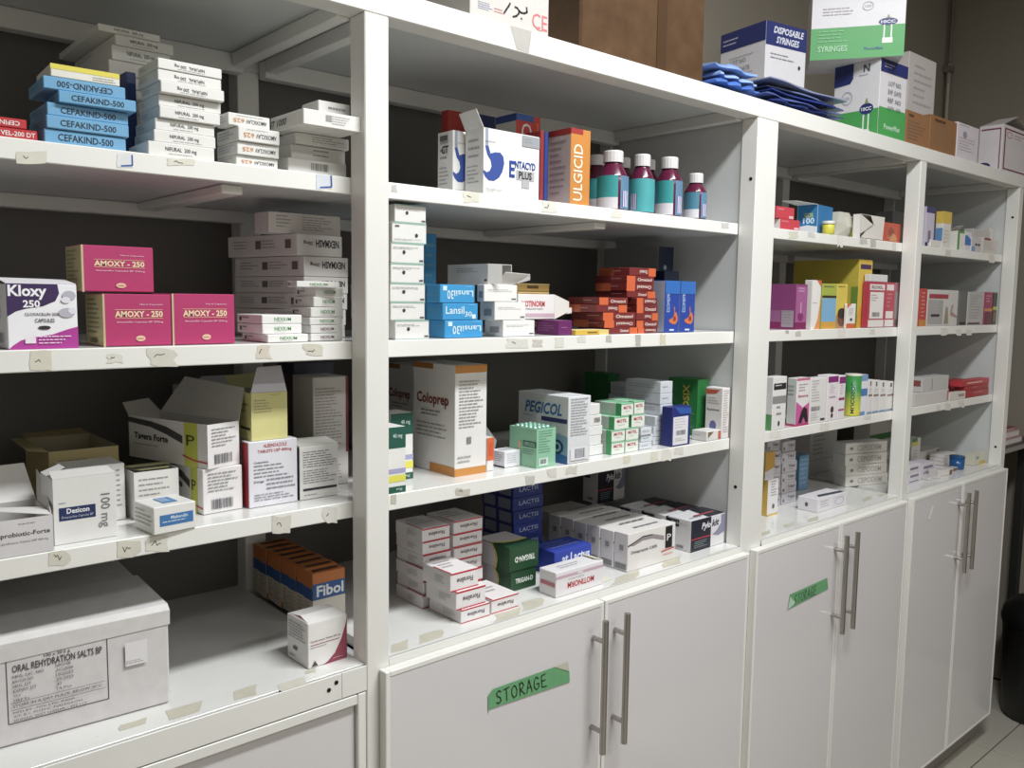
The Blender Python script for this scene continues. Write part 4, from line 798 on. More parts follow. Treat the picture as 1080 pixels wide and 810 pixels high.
cB = stack(dsc, 'of the right green pile', zC, [(659.3, 673, 465), (660, 673.5, 452), (666, 679.8, 437.5), (668.8, 679.4, 423.6)], y=y0, d=.075, **kw)
SV = [('L', 'f', .15, .35, .85, .6, 1, '8a90a4'), ('L', 'l', .1, .3, .9, .7, 2, 'a9b0b4')]
kw = dict(c='d3d7dd', prints=SV, group='silvery white cartons')
s1 = column('silvery white carton', 'in the silver pile nearest the green ones', zC, 675, 687.8, 452.4, 3, .060, d=.07, **kw)
s2 = stack('silvery white carton', 'in the tall silver pile', zC, [(689, 702.7, 461.5), (689.5, 702, 450), (691, 703, 439.5), (696.3, 709.2, 427), (696.3, 709, 415.5), (696.6, 709.2, 403)], y=.085, d=.10, **kw)
s3 = stack('silvery white carton', 'in the rear silver pile', zC, [(666, 676, 442, {}), (666, 676, 430, {}), (668, 679, 418.5, {}), (670, 681, 405.5, {})], y=.24, d=.08, **kw)
carton('green carton at the very back behind the silver piles', 640, 652, 394.5, zC, c='1f7038', y=.33, d=.08)
carton('navy carton with a white panel and barcode by the silver piles', 708, 727.5, 430, zC, c='27317c', vb=471.7, d=.028, prints=[('R', 'f', .06, .04, .86, .75, 'e2e0e8'), ('L', 'f', .15, .42, .75, .7, 4, 'c9bcc0'), ('B', 'f', .22, .28, .72, .4, '3c3a44'), ('L', 'f', .18, .1, .75, .2, 2, 'b0a88a'), ('P', 'f', [(.1, 1), (1, .95), (1, .8), (.4, .82)], '2a5ab0')])
carton('large green carton with yellow upright letters at the back', 734.5, 746, 400.5, zC, c='1f7a38', y=.102, d=.085, prints=[('T', 'l', 'OSIX', .5, .45, .72, .9, 'c9b83c', 'uB'), ('R', 'l', .0, 0, .28, 1, '2a7c3c'), ('L', 'l', .65, .05, .9, .4, 6, '4a9458')])
carton('white carton with a red flash and violet globe near the end panel', 760.3, 768, 409.6, zC, c='e6e0de', y=.0425, d=.045, yaw=0, prints=[('P', 'l', [(0, .96), (.85, .96), (.6, .88), (0, .86)], 'c8583c'), ('T', 'l', 'Rapidorex', .1, .53, .85, .59, '34324a', 'b'), ('E', 'l', .48, .25, .2, .1, '6a6aa8'), ('L', 'l', .1, .65, .9, .8, 3, 'b0aaa8'), ('L', 'f', .15, .1, .9, .95, 18, 'a9a3a0')])
carton('small white carton with brown and red end lying before the globe carton', 745, 760, 455.3, zC, c='e3e0dc', y=.0425, d=.04, prints=[('P', 'f', [(.1, .3), (.5, .9), (.1, .9)], '7a6a4a'), ('R', 'f', .8, .1, 1, .9, 'c8624c'), ('L', 'l', .1, .4, .8, .6, 1, 'b5b2b0')])

# ---------------------------------------------------------------- second bay, deck
FL = [('R', 'f', 0, .90, 1, 1, 'c42c3c'), ('R', 'f', 0, 0, 1, .07, 'c42c3c'), ('T', 'f', 'Floraline', .22, .38, .8, .66, '5a4e5c', 'bf'), ('P', 't', [(0, 0), (.045, 0), (.045, .62), (0, .62)], 'c42c3c'), ('L', 't', .15, .3, .85, .8, 3, 'b0a9ae'), fine('l', .45, .25, .85, .7, 4, 'b5b2b0')]
kw = dict(c='ebe6e6', prints=FL, group='white cartons with red edges')
ds_ = 'white carton with red edges'
f3 = carton('white carton with red edges, bottom of the three at the deck front', 486, 516.7, 643.9, zD, vb=658.3, uB=452.8, **kw)
f2 = carton('white carton with red edges, middle of the three at the deck front', 481, 512, 625, f3.top, y=f3.P.y + .004, d=f3.d - .004, **kw)
f1 = carton('white carton with red edges, topmost of the three at the deck front', 475, 504.4, 605.6, f2.top, y=f3.P.y + .010, d=f3.d - .01, **kw)
carton('white carton with red edges lying singly beside the front three', 518.3, 546.7, 633.3, zD, y=f3.P.y + .002, d=f3.d, **kw)
yb_ = f3.P.y + f3.d + .006
column(ds_, 'of the left rear pile', zD, 446, 475, 558.5, 6, yb_, d=.085, **kw)
column(ds_, 'of the right rear pile', zD, 478.6, 508.5, 550.5, 6, yb_ + .004, d=.085, **kw)
TR = lambda fl: [('P', 'l', [(.62, 0), (1, 0), (1, 1), (.5, 1), (.62, .7), (.66, .4)], '1f4a2c'), ('P', 'l', [(.56, 0), (.62, 0), (.66, .4), (.62, .7), (.5, 1), (.44, 1), (.56, .7), (.6, .4)], 'cfb95c'), ('T', 'f', 'TRIGAN-D', .18, .36, .86, .6, 'e2e8e0', 'B' + fl),
                 ('P', 't', [(0, 0), (1, 0), (1, .34), (.6, .3), (.25, .36), (0, .5)], '1f4a2c'), ('P', 't', [(0, .5), (.25, .36), (.6, .3), (1, .34), (1, .42), (.6, .38), (.25, .45), (0, .58)], 'd8d05c')]
t1 = carton('dark green carton with white capitals under its twin', 538.5, 565.3, 603.5, zD, c='1f4a2c', faces={'l': 'cfc9cb', 't': 'cfc9cb'}, vb=625, d=.10, prints=TR(''), group='dark green cartons with white capitals')
carton('dark green carton with upside down capitals on top of its twin', 537, 568, 579, t1.top, c='1f4a2c', faces={'l': 'cfc9cb', 't': 'cfc9cb'}, y=t1.P.y - .003, d=.10, prints=TR('f'), group='dark green cartons with white capitals')
LC = [('T', 'f', 'LACTIS', .2, .42, .86, .74, 'b9c2dc', 'b'), ('L', 'f', .55, .22, .85, .3, 1, '7c88b4'), ('R', 'l', .06, .14, .44, .9, '8a90a8'), ('R', 'l', .54, .14, .94, .9, '8a90a8')]
kw = dict(c='2a3c8c', prints=LC, group='royal blue cartons with pale capitals')
Py = t1.P.y + .115
column('royal blue carton with pale capitals', 'of the dark blue pile', zD, 541, 572, 512, 6, Py, d=.10, **kw)
carton('bright blue carton behind the red worded white one', 584.4, 623.3, 583, zD, c='3048b4', y=.115, d=.07, prints=[('T', 'f', 'at Lactus', .2, .45, .95, .85, 'dfe4f4', 'B'), ('L', 't', .1, .2, .9, .8, 3, '7c8cd0')])
ml = carton('white carton with upside down red capitals at the deck edge', 586, 635.7, 604.8, zD, c='e8e4e6', vb=631.4, uB=568.4, prints=[('T', 'f', 'MOTINORM', .24, .26, .8, .5, 'c5303a', 'Bf'), ('L', 'f', .25, .56, .75, .63, 1, '8a8488'), ('R', 'f', 0, .74, 1, .84, 'cfa9bc'), ('E', 'f', .5, .79, .06, .07, 'e0d5da'), ('R', 'l', .1, .42, .95, .58, 'c2707c'), ('L', 't', .2, .2, .8, .6, 2, 'b5b0b4')])
for pts in ([(1, .1, .02), (1, .9, .02), (1.28, .8, .02), (1.28, .15, .02)], [(1, 0, 1), (1, 1, 1), (.9, 1.0, 1.05), (.9, .3, 1.05)]):
    sheet([(x * ml.w, y * ml.d, z * ml.h + .0004) for x, y, z in pts], mat('e2dcc8', .5), ml.o, 'flap')
OM = [('P', 'f', [(0, .70), (.12, .76), (.3, .86), (.5, .85), (.75, .72), (.75, .60), (.5, .73), (.3, .74), (.12, .66)], '9a9092'), ('P', 'f', [(0, .70), (.12, .76), (.3, .86), (.5, .85), (.5, .82), (.3, .83), (.12, .73), (0, .66)], '2a282c'), ('R', 'f', .78, .36, .93, .95, '1c1b1e'), ('T', 'f', 'P', .81, .56, .9, .74, 'dcd8da', 'b'), ('P', 'f', [(.7, .28), (.98, .32), (.98, .36), (.7, .32)], 'd2584c'), ('L', 'f', .74, .12, .96, .22, 1, 'e0a49a'), ('T', 'f', 'Omeprazole CAPS', .06, .44, .6, .54, '4a484c', 'b'), ('R', 'l', .1, .06, .9, .2, '8a8e8a'), ('R', 'l', .4, .55, .7, .68, '9a9c9a')]
om0 = frame(661.4, 711.4, 563.9, zD, vb=604.2, uB=646.9)
for i in range(6):
    b = MB(); b.box(0, 0, .0006, om0.w, om0.d - .001, om0.h - .0015 * (i % 2), mat('e6e1de', .42), c=.0008, mats={})
    o = b.build('medicine_carton', None, (om0.P.x - .001 * i, om0.P.y + i * (om0.d + .0006), zD)); tag(o, ('front', 'second', 'third', 'fourth', 'fifth', 'rearmost')[i] + ' white carton with grey wave in the row of capsule cartons', 'box', 'row of white capsule cartons')
    draw(OM + ([('L', 't', .3, .2, .9, .8, 1, '7c787a')]), om0.w, om0.d - .001, om0.h, o)
LOG.append(('om', om0.w, om0.d, om0.h, om0.P[:]))
PK = [('R', 'f', 0, .0, .58, 1, '1e2030'), ('P', 'f', [(.58, .42), (.72, .5), (.86, .7), (.86, .98), (.58, .98)], 'dcd8de'), ('P', 'f', [(.62, .4), (.8, .32), (1, .4), (1, .98), (.88, .98), (.88, .7), (.74, .48)], '8a8aa4'), ('T', 'f', 'Pylo', .3, .6, .57, .86, 'e6e4ea', 'Bi'), ('T', 'f', 'kit', .6, .66, .82, .88, '3a3a48', 'Bi'), ('R', 'f', 0, .38, .58, .42, 'b83444'), ('L', 'f', .1, .08, .5, .32, 4, '8a9a9c'),
      ('R', 'l', .02, .74, .5, .95, '1e2030'), ('T', 'l', 'Pylokit', .18, .78, .85, .9, 'c2c0c8', 'b'), ('R', 'l', .4, .08, .7, .16, '8a8888'), ('P', 't', [(.5, 0), (1, 0), (1, 1), (.62, 1)], '26262e'), ('R', 't', .3, .3, .9, .4, 'a84450'), ('L', 't', .1, .1, .6, .25, 1, '5a5a78')]
pk = frame(728.1, 763.5, 550, zD, vb=583.3, uB=703)
for i in range(3):
    b = MB(); b.box(0, 0, .0006, pk.w, pk.d - .001, pk.h, mat('e0dee0', .35), c=.0008)
    dd_ = min(pk.d, .095); o = MB(); o.box(0, 0, .0006, pk.w, dd_ - .001, pk.h, mat('e0dee0', .35), c=.0008)
    o = o.build('medicine_carton', None, (pk.P.x - .006 * i, pk.P.y + i * dd_, zD), 0); tag(o, ('front', 'middle', 'rear')[i] + ' black and white kit carton of the row by the end panel', 'box', 'black and white kit cartons')
    draw(PK, pk.w, dd_ - .001, pk.h, o)
LOG.append(('pk', pk.w, pk.d, pk.h, pk.P[:]))
g0 = carton('pale carton with dark band low at the back beside the blue pile', 588, 626, 543, zD, c='d0ccc6', y=.30, d=.08, prints=[('R', 'f', 0, .45, .15, .7, '2a2826')])
carton('black and white kit carton with a red line standing on the pale one', 630, 672, 497, g0.top, c='e0dee0', y=.315, d=.05, w=.10, prints=PK, group='black and white kit cartons')

# ---------------------------------------------------------------- third bay, upper shelf
RD = [('R', 'f', .7, .08, .95, .3, 'e8b8c0'), ('R', 'f', .06, .7, .4, .85, 'e0707c')]
rb = carton('bright red carton with pink print under another by the wide post', 822.8, 843.3, 230.3, zA, c='d23c4c', faces={'l': 'e0dcd8'}, y=.048, d=.03, prints=RD, group='bright red cartons')
carton('bright red carton lying on top of its twin by the wide post', 818.8, 837.4, 217, rb.top, c='d23c4c', y=.050, d=.03, prints=RD, group='bright red cartons')
gx = open_carton('blue carton with a white numeral and its pale lid folded back', 861.5, 877, 215.6, zA, c='1f78b4', inner='c4ccd0', y=.077, d=.055, yaw=6, prints=[('P', 'l', [(0, 0), (1, 0), (1, .28), (.5, .34), (0, .28)], 'dcdce0'), ('T', 'l', 'GOR', .36, .58, .8, .74, 'b5c04a', 'B'), ('T', 'l', '100', .3, .38, .85, .58, 'cfe2ee', 'B'), ('L', 'f', .3, .3, .9, .5, 2, '7ab0d2')],
       flaps=[([(0, 0, 1), (0, 1, 1), (-.9, 1.1, 1.06), (-1.0, .3, 1.02)], 'dcdcd6'), ([(0, 1, 1), (1, 1, 1), (1, 1.2, 1.04), (0, 1.2, 1.04)], 'c2d4dc')])
# pouch: a rounded pack of film
P = Vector((0, .092, zA)); P.x = onY(888.5, 238, .092).x
b = MB(); n = 18; pw = .5 * abs(onY(898.5, 238, .092).x - onY(878.5, 238, .092).x); ph = rise(P, 225)
fm, ym = mat('c9c7b8', .25, 'plastic'), mat('d8cf3c', .35, 'plastic')
out = [(-1, 0), (-1, .6), (-.8, 1), (.2, 1), (.55, .8), (.85, .5), (1, .2), (.9, 0)]
front = [(x * pw, -.012 if 0 < i < 6 else -.002, z * ph + .0008) for i, (x, z) in enumerate(out)]; back = [(x * pw, .012 if 0 < i < 6 else .002, z * ph + .0008) for i, (x, z) in enumerate(out)]
c1, c2 = (0, -.02, ph * .45), (0, .02, ph * .45)
for i in range(8):
    j = (i + 1) % 8; b.poly([front[i], front[j], c1], fm, True); b.poly([back[j], back[i], c2], fm, True); b.poly([front[i], back[i], back[j], front[j]], fm)
o = b.build('drug_pouch', None, P); tag(o, 'clear film pouch with a yellow edge beside the blue carton', 'pouch')
b = MB(); b.poly([(pw * x, -.0195 + abs(x - .55) * .02, z * ph) for x, z in ((.35, .08), (.86, .08), (.95, .2), (.6, .62), (.4, .5))], ym); b.build('yellow_label', o)
b = MB(); b.lathe([(0, .001), (.013, .001), (.0155, .004), (.0155, .024), (.013, .028), (0, .028)], mat('d9d12c', .35, 'plastic'), 20)
Pc = Vector((onY(876.5, 242, .049).x, .047 + .0155 - .006, zA)); tc = b.build('yellow_tub', None, Pc); tag(tc, 'small round yellow tub at the shelf front before the film pouch', 'tub')
b = MB(); b.lathe([(.0160, .0285), (.0160, .034), (.015, .0355), (0, .0355)], mat('d9d6d0', .4, 'plastic'), 20); b.build('lid', tc)
carton('dark brown carton standing between the pouch and the gaping white carton', 891, 906, 224.8, zA, c='2e2624', y=.115, d=.03, prints=[('R', 'f', .3, .86, .85, .91, 'a59c94')])
open_carton('gaping white carton with a folded flap', 907, 931, 225.4, zA, c='e6e0da', inner='cfc8be', open='f', y=.050, d=.022, flaps=[([(.02, 0, .05), (.98, 0, .05), (1.02, -.02, 1), (.4, -.02, .98), (.55, -.02, .62), (.2, -.02, .3)], 'ded7d0'), ([(0, 0, .2), (0, 0, .98), (.5, -.12, .62)], 'd8d2ca')])
carton('orange red carton with a figure on it beside the tube post', 932.4, 949, 234.2, zA, c='c24a2a', faces={'r': 'c9bfb6'}, y=.047, d=.03, prints=[('E', 'f', .42, .5, .18, .26, '94421f'), ('P', 'f', [(.3, .05), (.8, .05), (.7, .4), (.5, .45)], 'd08a50'), ('L', 'f', .15, .1, .9, .3, 3, 'd8a070')])
carton('grey carton lying behind the orange red one', 940, 957, 222.5, zA, c='6e6e6e', y=.16, d=.06)

# ---------------------------------------------------------------- third bay, second shelf
carton('mauve carton with a paler front strip by the wide post', 838, 849.7, 299.6, zB, c='8e3f78', faces={'t': 'c9c2c6'}, y=.050, d=.075, prints=[('R', 'f', 0, 0, 1, .16, '84205c'), ('R', 'f', .0, .16, 1, .95, 'a85a92'), ('E', 'f', .45, .28, .26, .1, '8a3070'), ('R', 'f', .42, .36, .5, .6, 'd0a8c4'), ('L', 'f', .2, .8, .8, .92, 2, 'd8b8d0'), ('R', 'l', 0, 0, 1, .16, '84205c'), ('R', 'l', .5, .05, .95, .42, 'a596a0'), ('L', 'l', .52, .08, .92, .4, 5, '746a72'), ('R', 'l', 0, .16, .48, .42, '9a5a88')])
carton('white carton with an orange curve beside the mauve one', 854.4, 864, 295.3, zB, c='e6e1dc', y=.050, d=.02, prints=[('P', 'f', [(.5, 1), (1, 1), (1, .86)], 'd8643c'), ('P', 'f', [(.4, 0), (1, 0), (1, .82), (.92, .5), (.75, .2)], 'e8924c'), ('P', 'f', [(0, 0), (.35, 0), (.7, .2), (.88, .5), (.95, .84), (.5, 1), (0, 1)], 'e9e4e0'), ('L', 'f', .1, .5, .7, .54, 1, '9a9896')])
carton('green topped carton with a sky blue panel', 865.6, 880.4, 299, zB, c='a8b43c', y=.050, d=.03, prints=[('R', 'f', 0, .16, 1, .68, '7ab0d6'), ('R', 'f', 0, .69, 1, .74, '3c3426'), ('R', 'f', 0, 0, 1, .16, 'd8a02c'), ('L', 'f', .1, .88, .9, .95, 1, '4a4a1c')])
carton('slim yellow carton with a brown portrait patch', 881, 892, 299.3, zB, c='dcc23c', y=.053, d=.03, prints=[('P', 'f', [(0, 0), (1, 0), (1, .55), (0, .3)], 'b48a5c'), ('E', 'f', .5, .24, .36, .2, '7a4a34'), ('E', 'f', .5, .34, .36, .12, '3a2620'), ('L', 'f', .1, .9, .9, .95, 1, '3a3418')])
carton('tiny white and orange carton before the tall yellow one', 892.3, 901.5, 320.2, zB, c='ece6e0', y=.0425, d=.008, prints=[('R', 'f', 0, 0, 1, .2, 'e0662c'), ('P', 'f', [(0, 1), (.5, 1), (0, .8)], 'e0662c'), ('E', 'f', .5, .36, .14, .06, '3c3438'), ('L', 'f', .2, .5, .8, .8, 4, 'c2b8b4')])
carton('tall yellow carton with a deep plain side', 903, 916.8, 273.3, zB, c='d9b52a', faces={'l': 'bfae28'}, y=.068, d=.20, prints=[('R', 'f', .1, .86, .9, .93, '4a2a5c'), ('P', 'f', [(.5, .3), (.75, .52), (.85, .5), (.7, .28)], '5a4416'), ('P', 'f', [(0, 0), (1, 0), (1, .3), (.5, .42), (0, .2)], 'd8a01c'), ('R', 'l', .9, 0, 1, .6, '6a8a2a')])
RWp = [('R', 'f', .04, .82, .96, .95, 'e4dcd8'), ('R', 'f', .08, .2, .92, .78, 'e6dfda'), ('R', 'f', .02, .02, .98, .17, 'e6dfda'), ('B', 'f', .25, .24, .7, .34, '5a4a48'), ('L', 'f', .15, .55, .6, .72, 3, 'a89a98'), ('T', 'f', 'ROXIL', .15, .85, .85, .92, '8a4a4e', 'b')]
rw = carton('red bordered white carton under the small white one', 914.5, 931.5, 297, zB, c='b8344a', faces={'t': 'a82c40'}, y=.047, d=.018, prints=RWp, group='red bordered cartons')
carton('red bordered carton with red panels next to its wider twin', 932, 941.5, 297.5, zB, c='b8344a', y=.047, d=.035, prints=[('R', 'f', .1, .82, .9, .95, 'e4d0d0'), ('R', 'f', .1, .2, .9, .36, 'e6d8d6'), ('L', 'f', .15, .4, .85, .75, 4, 'd87a84'), ('R', 'f', .02, .02, .98, .17, 'e6dfda')], group='red bordered cartons')
carton('greyish red bordered carton at the end against the tube post', 942, 951, 298, zB, c='a87078', y=.047, d=.035, prints=[('R', 'f', .05, .2, .95, .8, '9a9492'), ('R', 'f', .1, .05, .9, .16, '6a6664')], group='red bordered cartons')
carton('small white carton lying on the red bordered one', 917.5, 936, 289, rw.top, c='d9d4d2', y=.048, d=.016)

# ---------------------------------------------------------------- third bay, third shelf
carton('white carton with black and grey title bars by the wide post', 813.5, 827.8, 398, zC, c='e6e2e0', y=.043, d=.03, prints=[('R', 'f', .05, .76, .95, .88, '2c2a2c'), ('L', 'f', .15, .79, .85, .85, 1, 'd8d6d6'), ('R', 'f', 0, .5, 1, .64, '8f8c8c'), ('L', 'f', .3, .2, .7, .45, 2, '9a9694'), ('E', 'f', .5, .12, .07, .05, '3a383a'), ('R', 'l', 0, 0, 1, .3, '5a9a5c')])
carton('white carton with a pink chevron and a dark arch', 838.5, 852.3, 399.3, zC, c='e8e2e2', faces={'l': 'c9ccc8'}, y=.044, uB=828.8, prints=[('R', 'f', 0, .95, 1, 1, 'cf6a94'), ('P', 'f', [(0, .05), (1, .05), (1, .48), (.5, .38), (0, .52)], 'd0569c'), ('P', 'f', [(.2, .06), (.4, .3), (.6, .4), (.85, .34), (.95, .06), (.75, .06), (.6, .18), (.45, .06)], '2c2426'), ('T', 'f', 'femme', .12, .6, .88, .66, 'b8384c', 'b'), ('R', 'f', 0, 0, 1, .05, 'b8386c'), ('L', 'f', .15, .7, .85, .88, 3, 'b0a6a8'), ('R', 'l', 0, 0, 1, .05, 'b8386c'), ('L', 'l', .1, .6, .9, .85, 3, '8a8c8a')])
carton('white carton with a barcode next to the pink chevron one', 852.9, 870, 399.5, zC, c='e4dfde', y=.044, d=.03, prints=[('B', 'f', .1, .28, .62, .38, '6a6466'), ('L', 'f', .1, .45, .6, .95, 8, 'b5aeae'), ('L', 'f', .1, .05, .6, .24, 4, 'b5aeae'), ('R', 'f', .68, .05, .95, .1, '4a464a')])
PP = [('R', 'f', .05, .84, .98, .97, '8a2478'), ('T', 'f', 'INFEX', .2, .5, .8, .54, 'a03a72', 'b'), ('L', 'f', .25, .58, .8, .78, 4, 'c5b4be'), ('E', 'f', .5, .25, .14, .07, '4a3430'), ('E', 'f', .5, .12, .1, .05, '4a3430')]
carton('white carton with a purple cap band beside the barcode one', 871, 882.4, 396, zC, c='e9e2e4', y=.043, d=.03, prints=PP, group='purple banded cartons')
carton('white carton with purple cap band and stripes beside the green tin', 883, 890, 396.3, zC, c='e9e2e4', y=.043, d=.03, prints=[('R', 'f', .05, .82, .98, .97, '8a2478'), ('R', 'f', .05, .44, .9, .5, 'a02a6c'), ('R', 'f', .05, .2, .9, .24, 'b84a84'), ('L', 'f', .2, .55, .8, .78, 4, 'c5b4be')], group='purple banded cartons')
# green and yellow tin
uc = 898; P = Vector((onY(uc, 441, .075).x, .066, zC)); P.x += along(P, Vector((1, 0, 0)), uc); z_ = (RC @ (P - CAM))[2]; r = 8.5 * z_ / FPX; H = rise(P, 394)
e = bpy.data.objects.new('powder_tin', None); col.objects.link(e); e.location = P; tag(e, 'round green tin fading to yellow at its foot with dark upright letters', 'tin')
gm = bpy.data.materials.new('tin_print'); gm.use_nodes = True; nt = gm.node_tree; tcn = nt.nodes.new('ShaderNodeTexCoord'); sx = nt.nodes.new('ShaderNodeSeparateXYZ'); rp = nt.nodes.new('ShaderNodeValToRGB')
mp = nt.nodes.new('ShaderNodeMapRange'); mp.inputs['From Max'].default_value = H; nt.links.new(tcn.outputs['Object'], sx.inputs[0]); nt.links.new(sx.outputs['Z'], mp.inputs['Value']); nt.links.new(mp.outputs['Result'], rp.inputs['Fac'])
rp.color_ramp.elements[0].position = .12; rp.color_ramp.elements[0].color = lin('d8d22c'); rp.color_ramp.elements[1].position = .6; rp.color_ramp.elements[1].color = lin('2f8a3c')
nt.links.new(rp.outputs['Color'], nt.nodes['Principled BSDF'].inputs['Base Color']); nt.nodes['Principled BSDF'].inputs['Roughness'].default_value = .35
b = MB(); b.lathe([(0, .0008), (r * .96, .0008), (r, .003), (r, H * .96), (0, H * .96)], gm, 28); b.build('body', e)
b = MB(); b.lathe([(r * 1.02, H * .955), (r * 1.02, H * .985), (r * .97, H), (0, H)], mat('d6d8c4', .4, 'plastic'), 28); b.build('lid', e)
vs, fs = text_mesh('MUCOSOL', .02); b = MB(); th0 = math.atan2(CAM.y - P.y, CAM.x - P.x)
b.mesh([((r * 1.012) * math.cos(th0 + .25 - .42 * (1 - y)), (r * 1.012) * math.sin(th0 + .25 - .42 * (1 - y)), H * (.06 + .74 * x)) for x, y in vs], fs, INK('23304a')); b.build('lettering', e)
carton('white and blue carton right behind the green tin', 906.8, 913.4, 395.5, zC, c='e4e4ea', y=.044, d=.03, prints=[('R', 'f', 0, .85, 1, 1, '7a9ccc'), ('R', 'f', 0, .48, 1, .66, '4a7cbc'), ('R', 'f', 0, 0, .7, .1, '6a92c8')])
WB = [('R', 'f', 0, .02, 1, .08, '7a9ab8'), ('R', 'f', .4, .82, .6, .95, '4a4648'), ('R', 'f', .1, .52, .9, .58, '8a746c'), ('L', 'f', .2, .62, .8, .74, 2, 'c0b8b6')]
for i, (a, c_2) in enumerate(((914.2, 919), (919.6, 926), (926.6, 933.4), (934, 942.3))):
    carton(('narrow', 'second', 'third', 'last')[i] + ' white carton with a blue foot in the row past the green tin', a, c_2, 400.5 + i * .8, zC, c='e2dddb', y=.044, d=.03, prints=WB, group='white cartons with blue feet')

# ---------------------------------------------------------------- third bay, deck
TB = [('T', 'f', 'Tribact', .4, .45, .9, .75, '3c383c', 'b'), ('L', 'f', .4, .15, .95, .32, 1, 'a8a2a8'), ('R', 'f', .06, .2, .16, .5, '7a747a')]
column('white carton with short black word', 'of the double pile by the wide post', zD, 825.2, 839.5, 466.5, 6, .160, c='dcd7dd', d=.07, prints=TB, group='white cartons in the double pile')
column('white carton with grey word', 'of the pile half behind the wide post', zD, 809, 822.8, 465.5, 6, .160, c='d6d1d8', d=.07, prints=TB, group='white cartons in the double pile')
yl = carton('slim white carton with yellow edges on the deck front by the wide post', 809, 819.8, 506.5, zD, c='e8e4e6', faces={'l': 'd8b03c'}, vb=545, d=.03, prints=[('R', 'f', 0, 0, 1, .05, 'd8b83c'), ('L', 'f', .25, .5, .9, .95, 6, '9a949a'), ('E', 'f', .55, .25, .12, .07, '6a646a')], group='slim yellow edged cartons')
carton('slim white carton with a golden top half standing on its twin', 806.8, 816.3, 477, yl.top, c='e4e0e4', faces={'l': 'd8b03c'}, y=yl.P.y + .002, d=.03, prints=[('P', 'f', [(0, .3), (.4, .35), (1, .42), (1, 1), (0, 1)], 'd0a030')], group='slim yellow edged cartons')
carton('flat white carton with a dark strip lying on the open deck', 862, 892, 527, zD, c='e6e2e6', vb=541.3, uB=841, prints=[('R', 'f', .52, .12, .97, .85, 'ded8e0'), ('L', 'f', .1, .2, .45, .8, 3, 'c2bcc4'), ('O', 'f', .75, .48, .16, .3, 'b0a8b4'), ('P', 't', [(.2, .25), (.95, .05), (.98, .3), (.3, .5)], '4a4c5c'), ('E', 'l', .45, .5, .08, .16, '5c5a60')])
carton('pale blue carton standing behind the double pile', 842, 851.7, 481, zD, c='6f9cc4', y=.225, d=.05, prints=[fine('f', .1, .1, .9, .9, 6, '9abcd8')])
carton('large pale carton standing deep on the deck', 853, 881, 456, zD, c='cfccc8', y=.322, d=.08, prints=[('R', 'f', 0, .33, 1, .34, '8a8784'), ('L', 'f', .1, .4, .6, .9, 5, '8f8c88')])
column('long white carton with faint grey letters', 'of the low pile on the deck', zD, 891, 936, 468, 4, .16, c='e2ded6', d=.05, yaw=-18, prints=[('E', 'f', .14, .5, .04, .14, '8a867e'), ('T', 'f', 'CEPODEM', .28, .25, .85, .75, 'b2aea6', 'b')])
carton('white carton with a green foot behind the low pile', 916, 941, 446, zD, c='e0dcd4', y=.33, d=.06, prints=[('R', 'f', 0, .5, 1, .66, '3f8a3c')])

# ---------------------------------------------------------------- fourth bay, upper shelf
carton('lilac carton with a navy top beside the tube post', 975.2, 984, 217.5, zA, c='c9bfd2', y=.047, d=.025, prints=[('R', 'f', 0, .85, 1, 1, '4a4674'), ('R', 'f', .3, .1, .6, .4, '7a7494'), ('R', 'f', 0, 0, .3, .1, '3a2a4c')])
carton('yellow topped white carton with a blue side label', 993, 1001.8, 222.6, zA, c='e0dad2', y=.050, uB=985.5, prints=[('R', 'f', 0, .68, 1, 1, 'd8b83c'), ('R', 'l', 0, .68, 1, 1, 'd8b83c'), ('R', 'l', 0, .2, 1, .55, '5f8fc0'), ('L', 'f', .1, .1, .9, .5, 4, 'cfc6be')])
carton('tiny white carton low before the yellow topped one', 981.2, 991.5, 252.7, zA, c='e2dcd4', y=.043, d=.006)
wg = open_carton('white carton with a green spine and lifted lid', 1009.2, 1016.4, 243.3, zA, c='e6e0d6', y=.048, d=.028, prints=[('R', 'f', 0, 0, .28, 1, '4a9a3c'), ('R', 'f', 0, .9, 1, 1, '5aa04a')], flaps=[([(0, 1, 1), (1, 1, 1), (1.2, .3, 1.35), (.1, .2, 1.25)], 'd8d4c8')])
carton('blue and white carton next to the green spined one', 1017, 1023.5, 244, zA, c='dcd8dc', y=.048, d=.02, prints=[('P', 'f', [(0, .3), (1, .3), (1, .62), (.3, .82), (0, .8)], '3f78c0')])
carton('grey white carton with two dots before the pale ones', 1024.2, 1034.8, 249.6, zA, c='c9c6c6', y=.045, d=.022, prints=[('E', 'f', .45, .5, .12, .08, '4a4848'), ('E', 'f', .72, .5, .12, .08, '4a4848'), ('R', 'f', 0, .05, .35, .35, '7a9cc4')])
carton('grey carton rising behind the dotted one', 1025, 1043, 240.8, zA, c='bfbab4', y=.0745, d=.03)
carton('white carton with a dark red top edge by the end post', 1035.4, 1052, 250.3, zA, c='d8d0c8', y=.045, d=.028, prints=[('R', 'f', .12, .85, .5, 1, '9a3438'), ('L', 'f', .1, .15, .8, .75, 5, 'bfb6ae')])
carton('slim cream carton upright behind the dark red edged one', 1043, 1046, 240.5, zA, c='dcd4c8', y=.0745, d=.006)

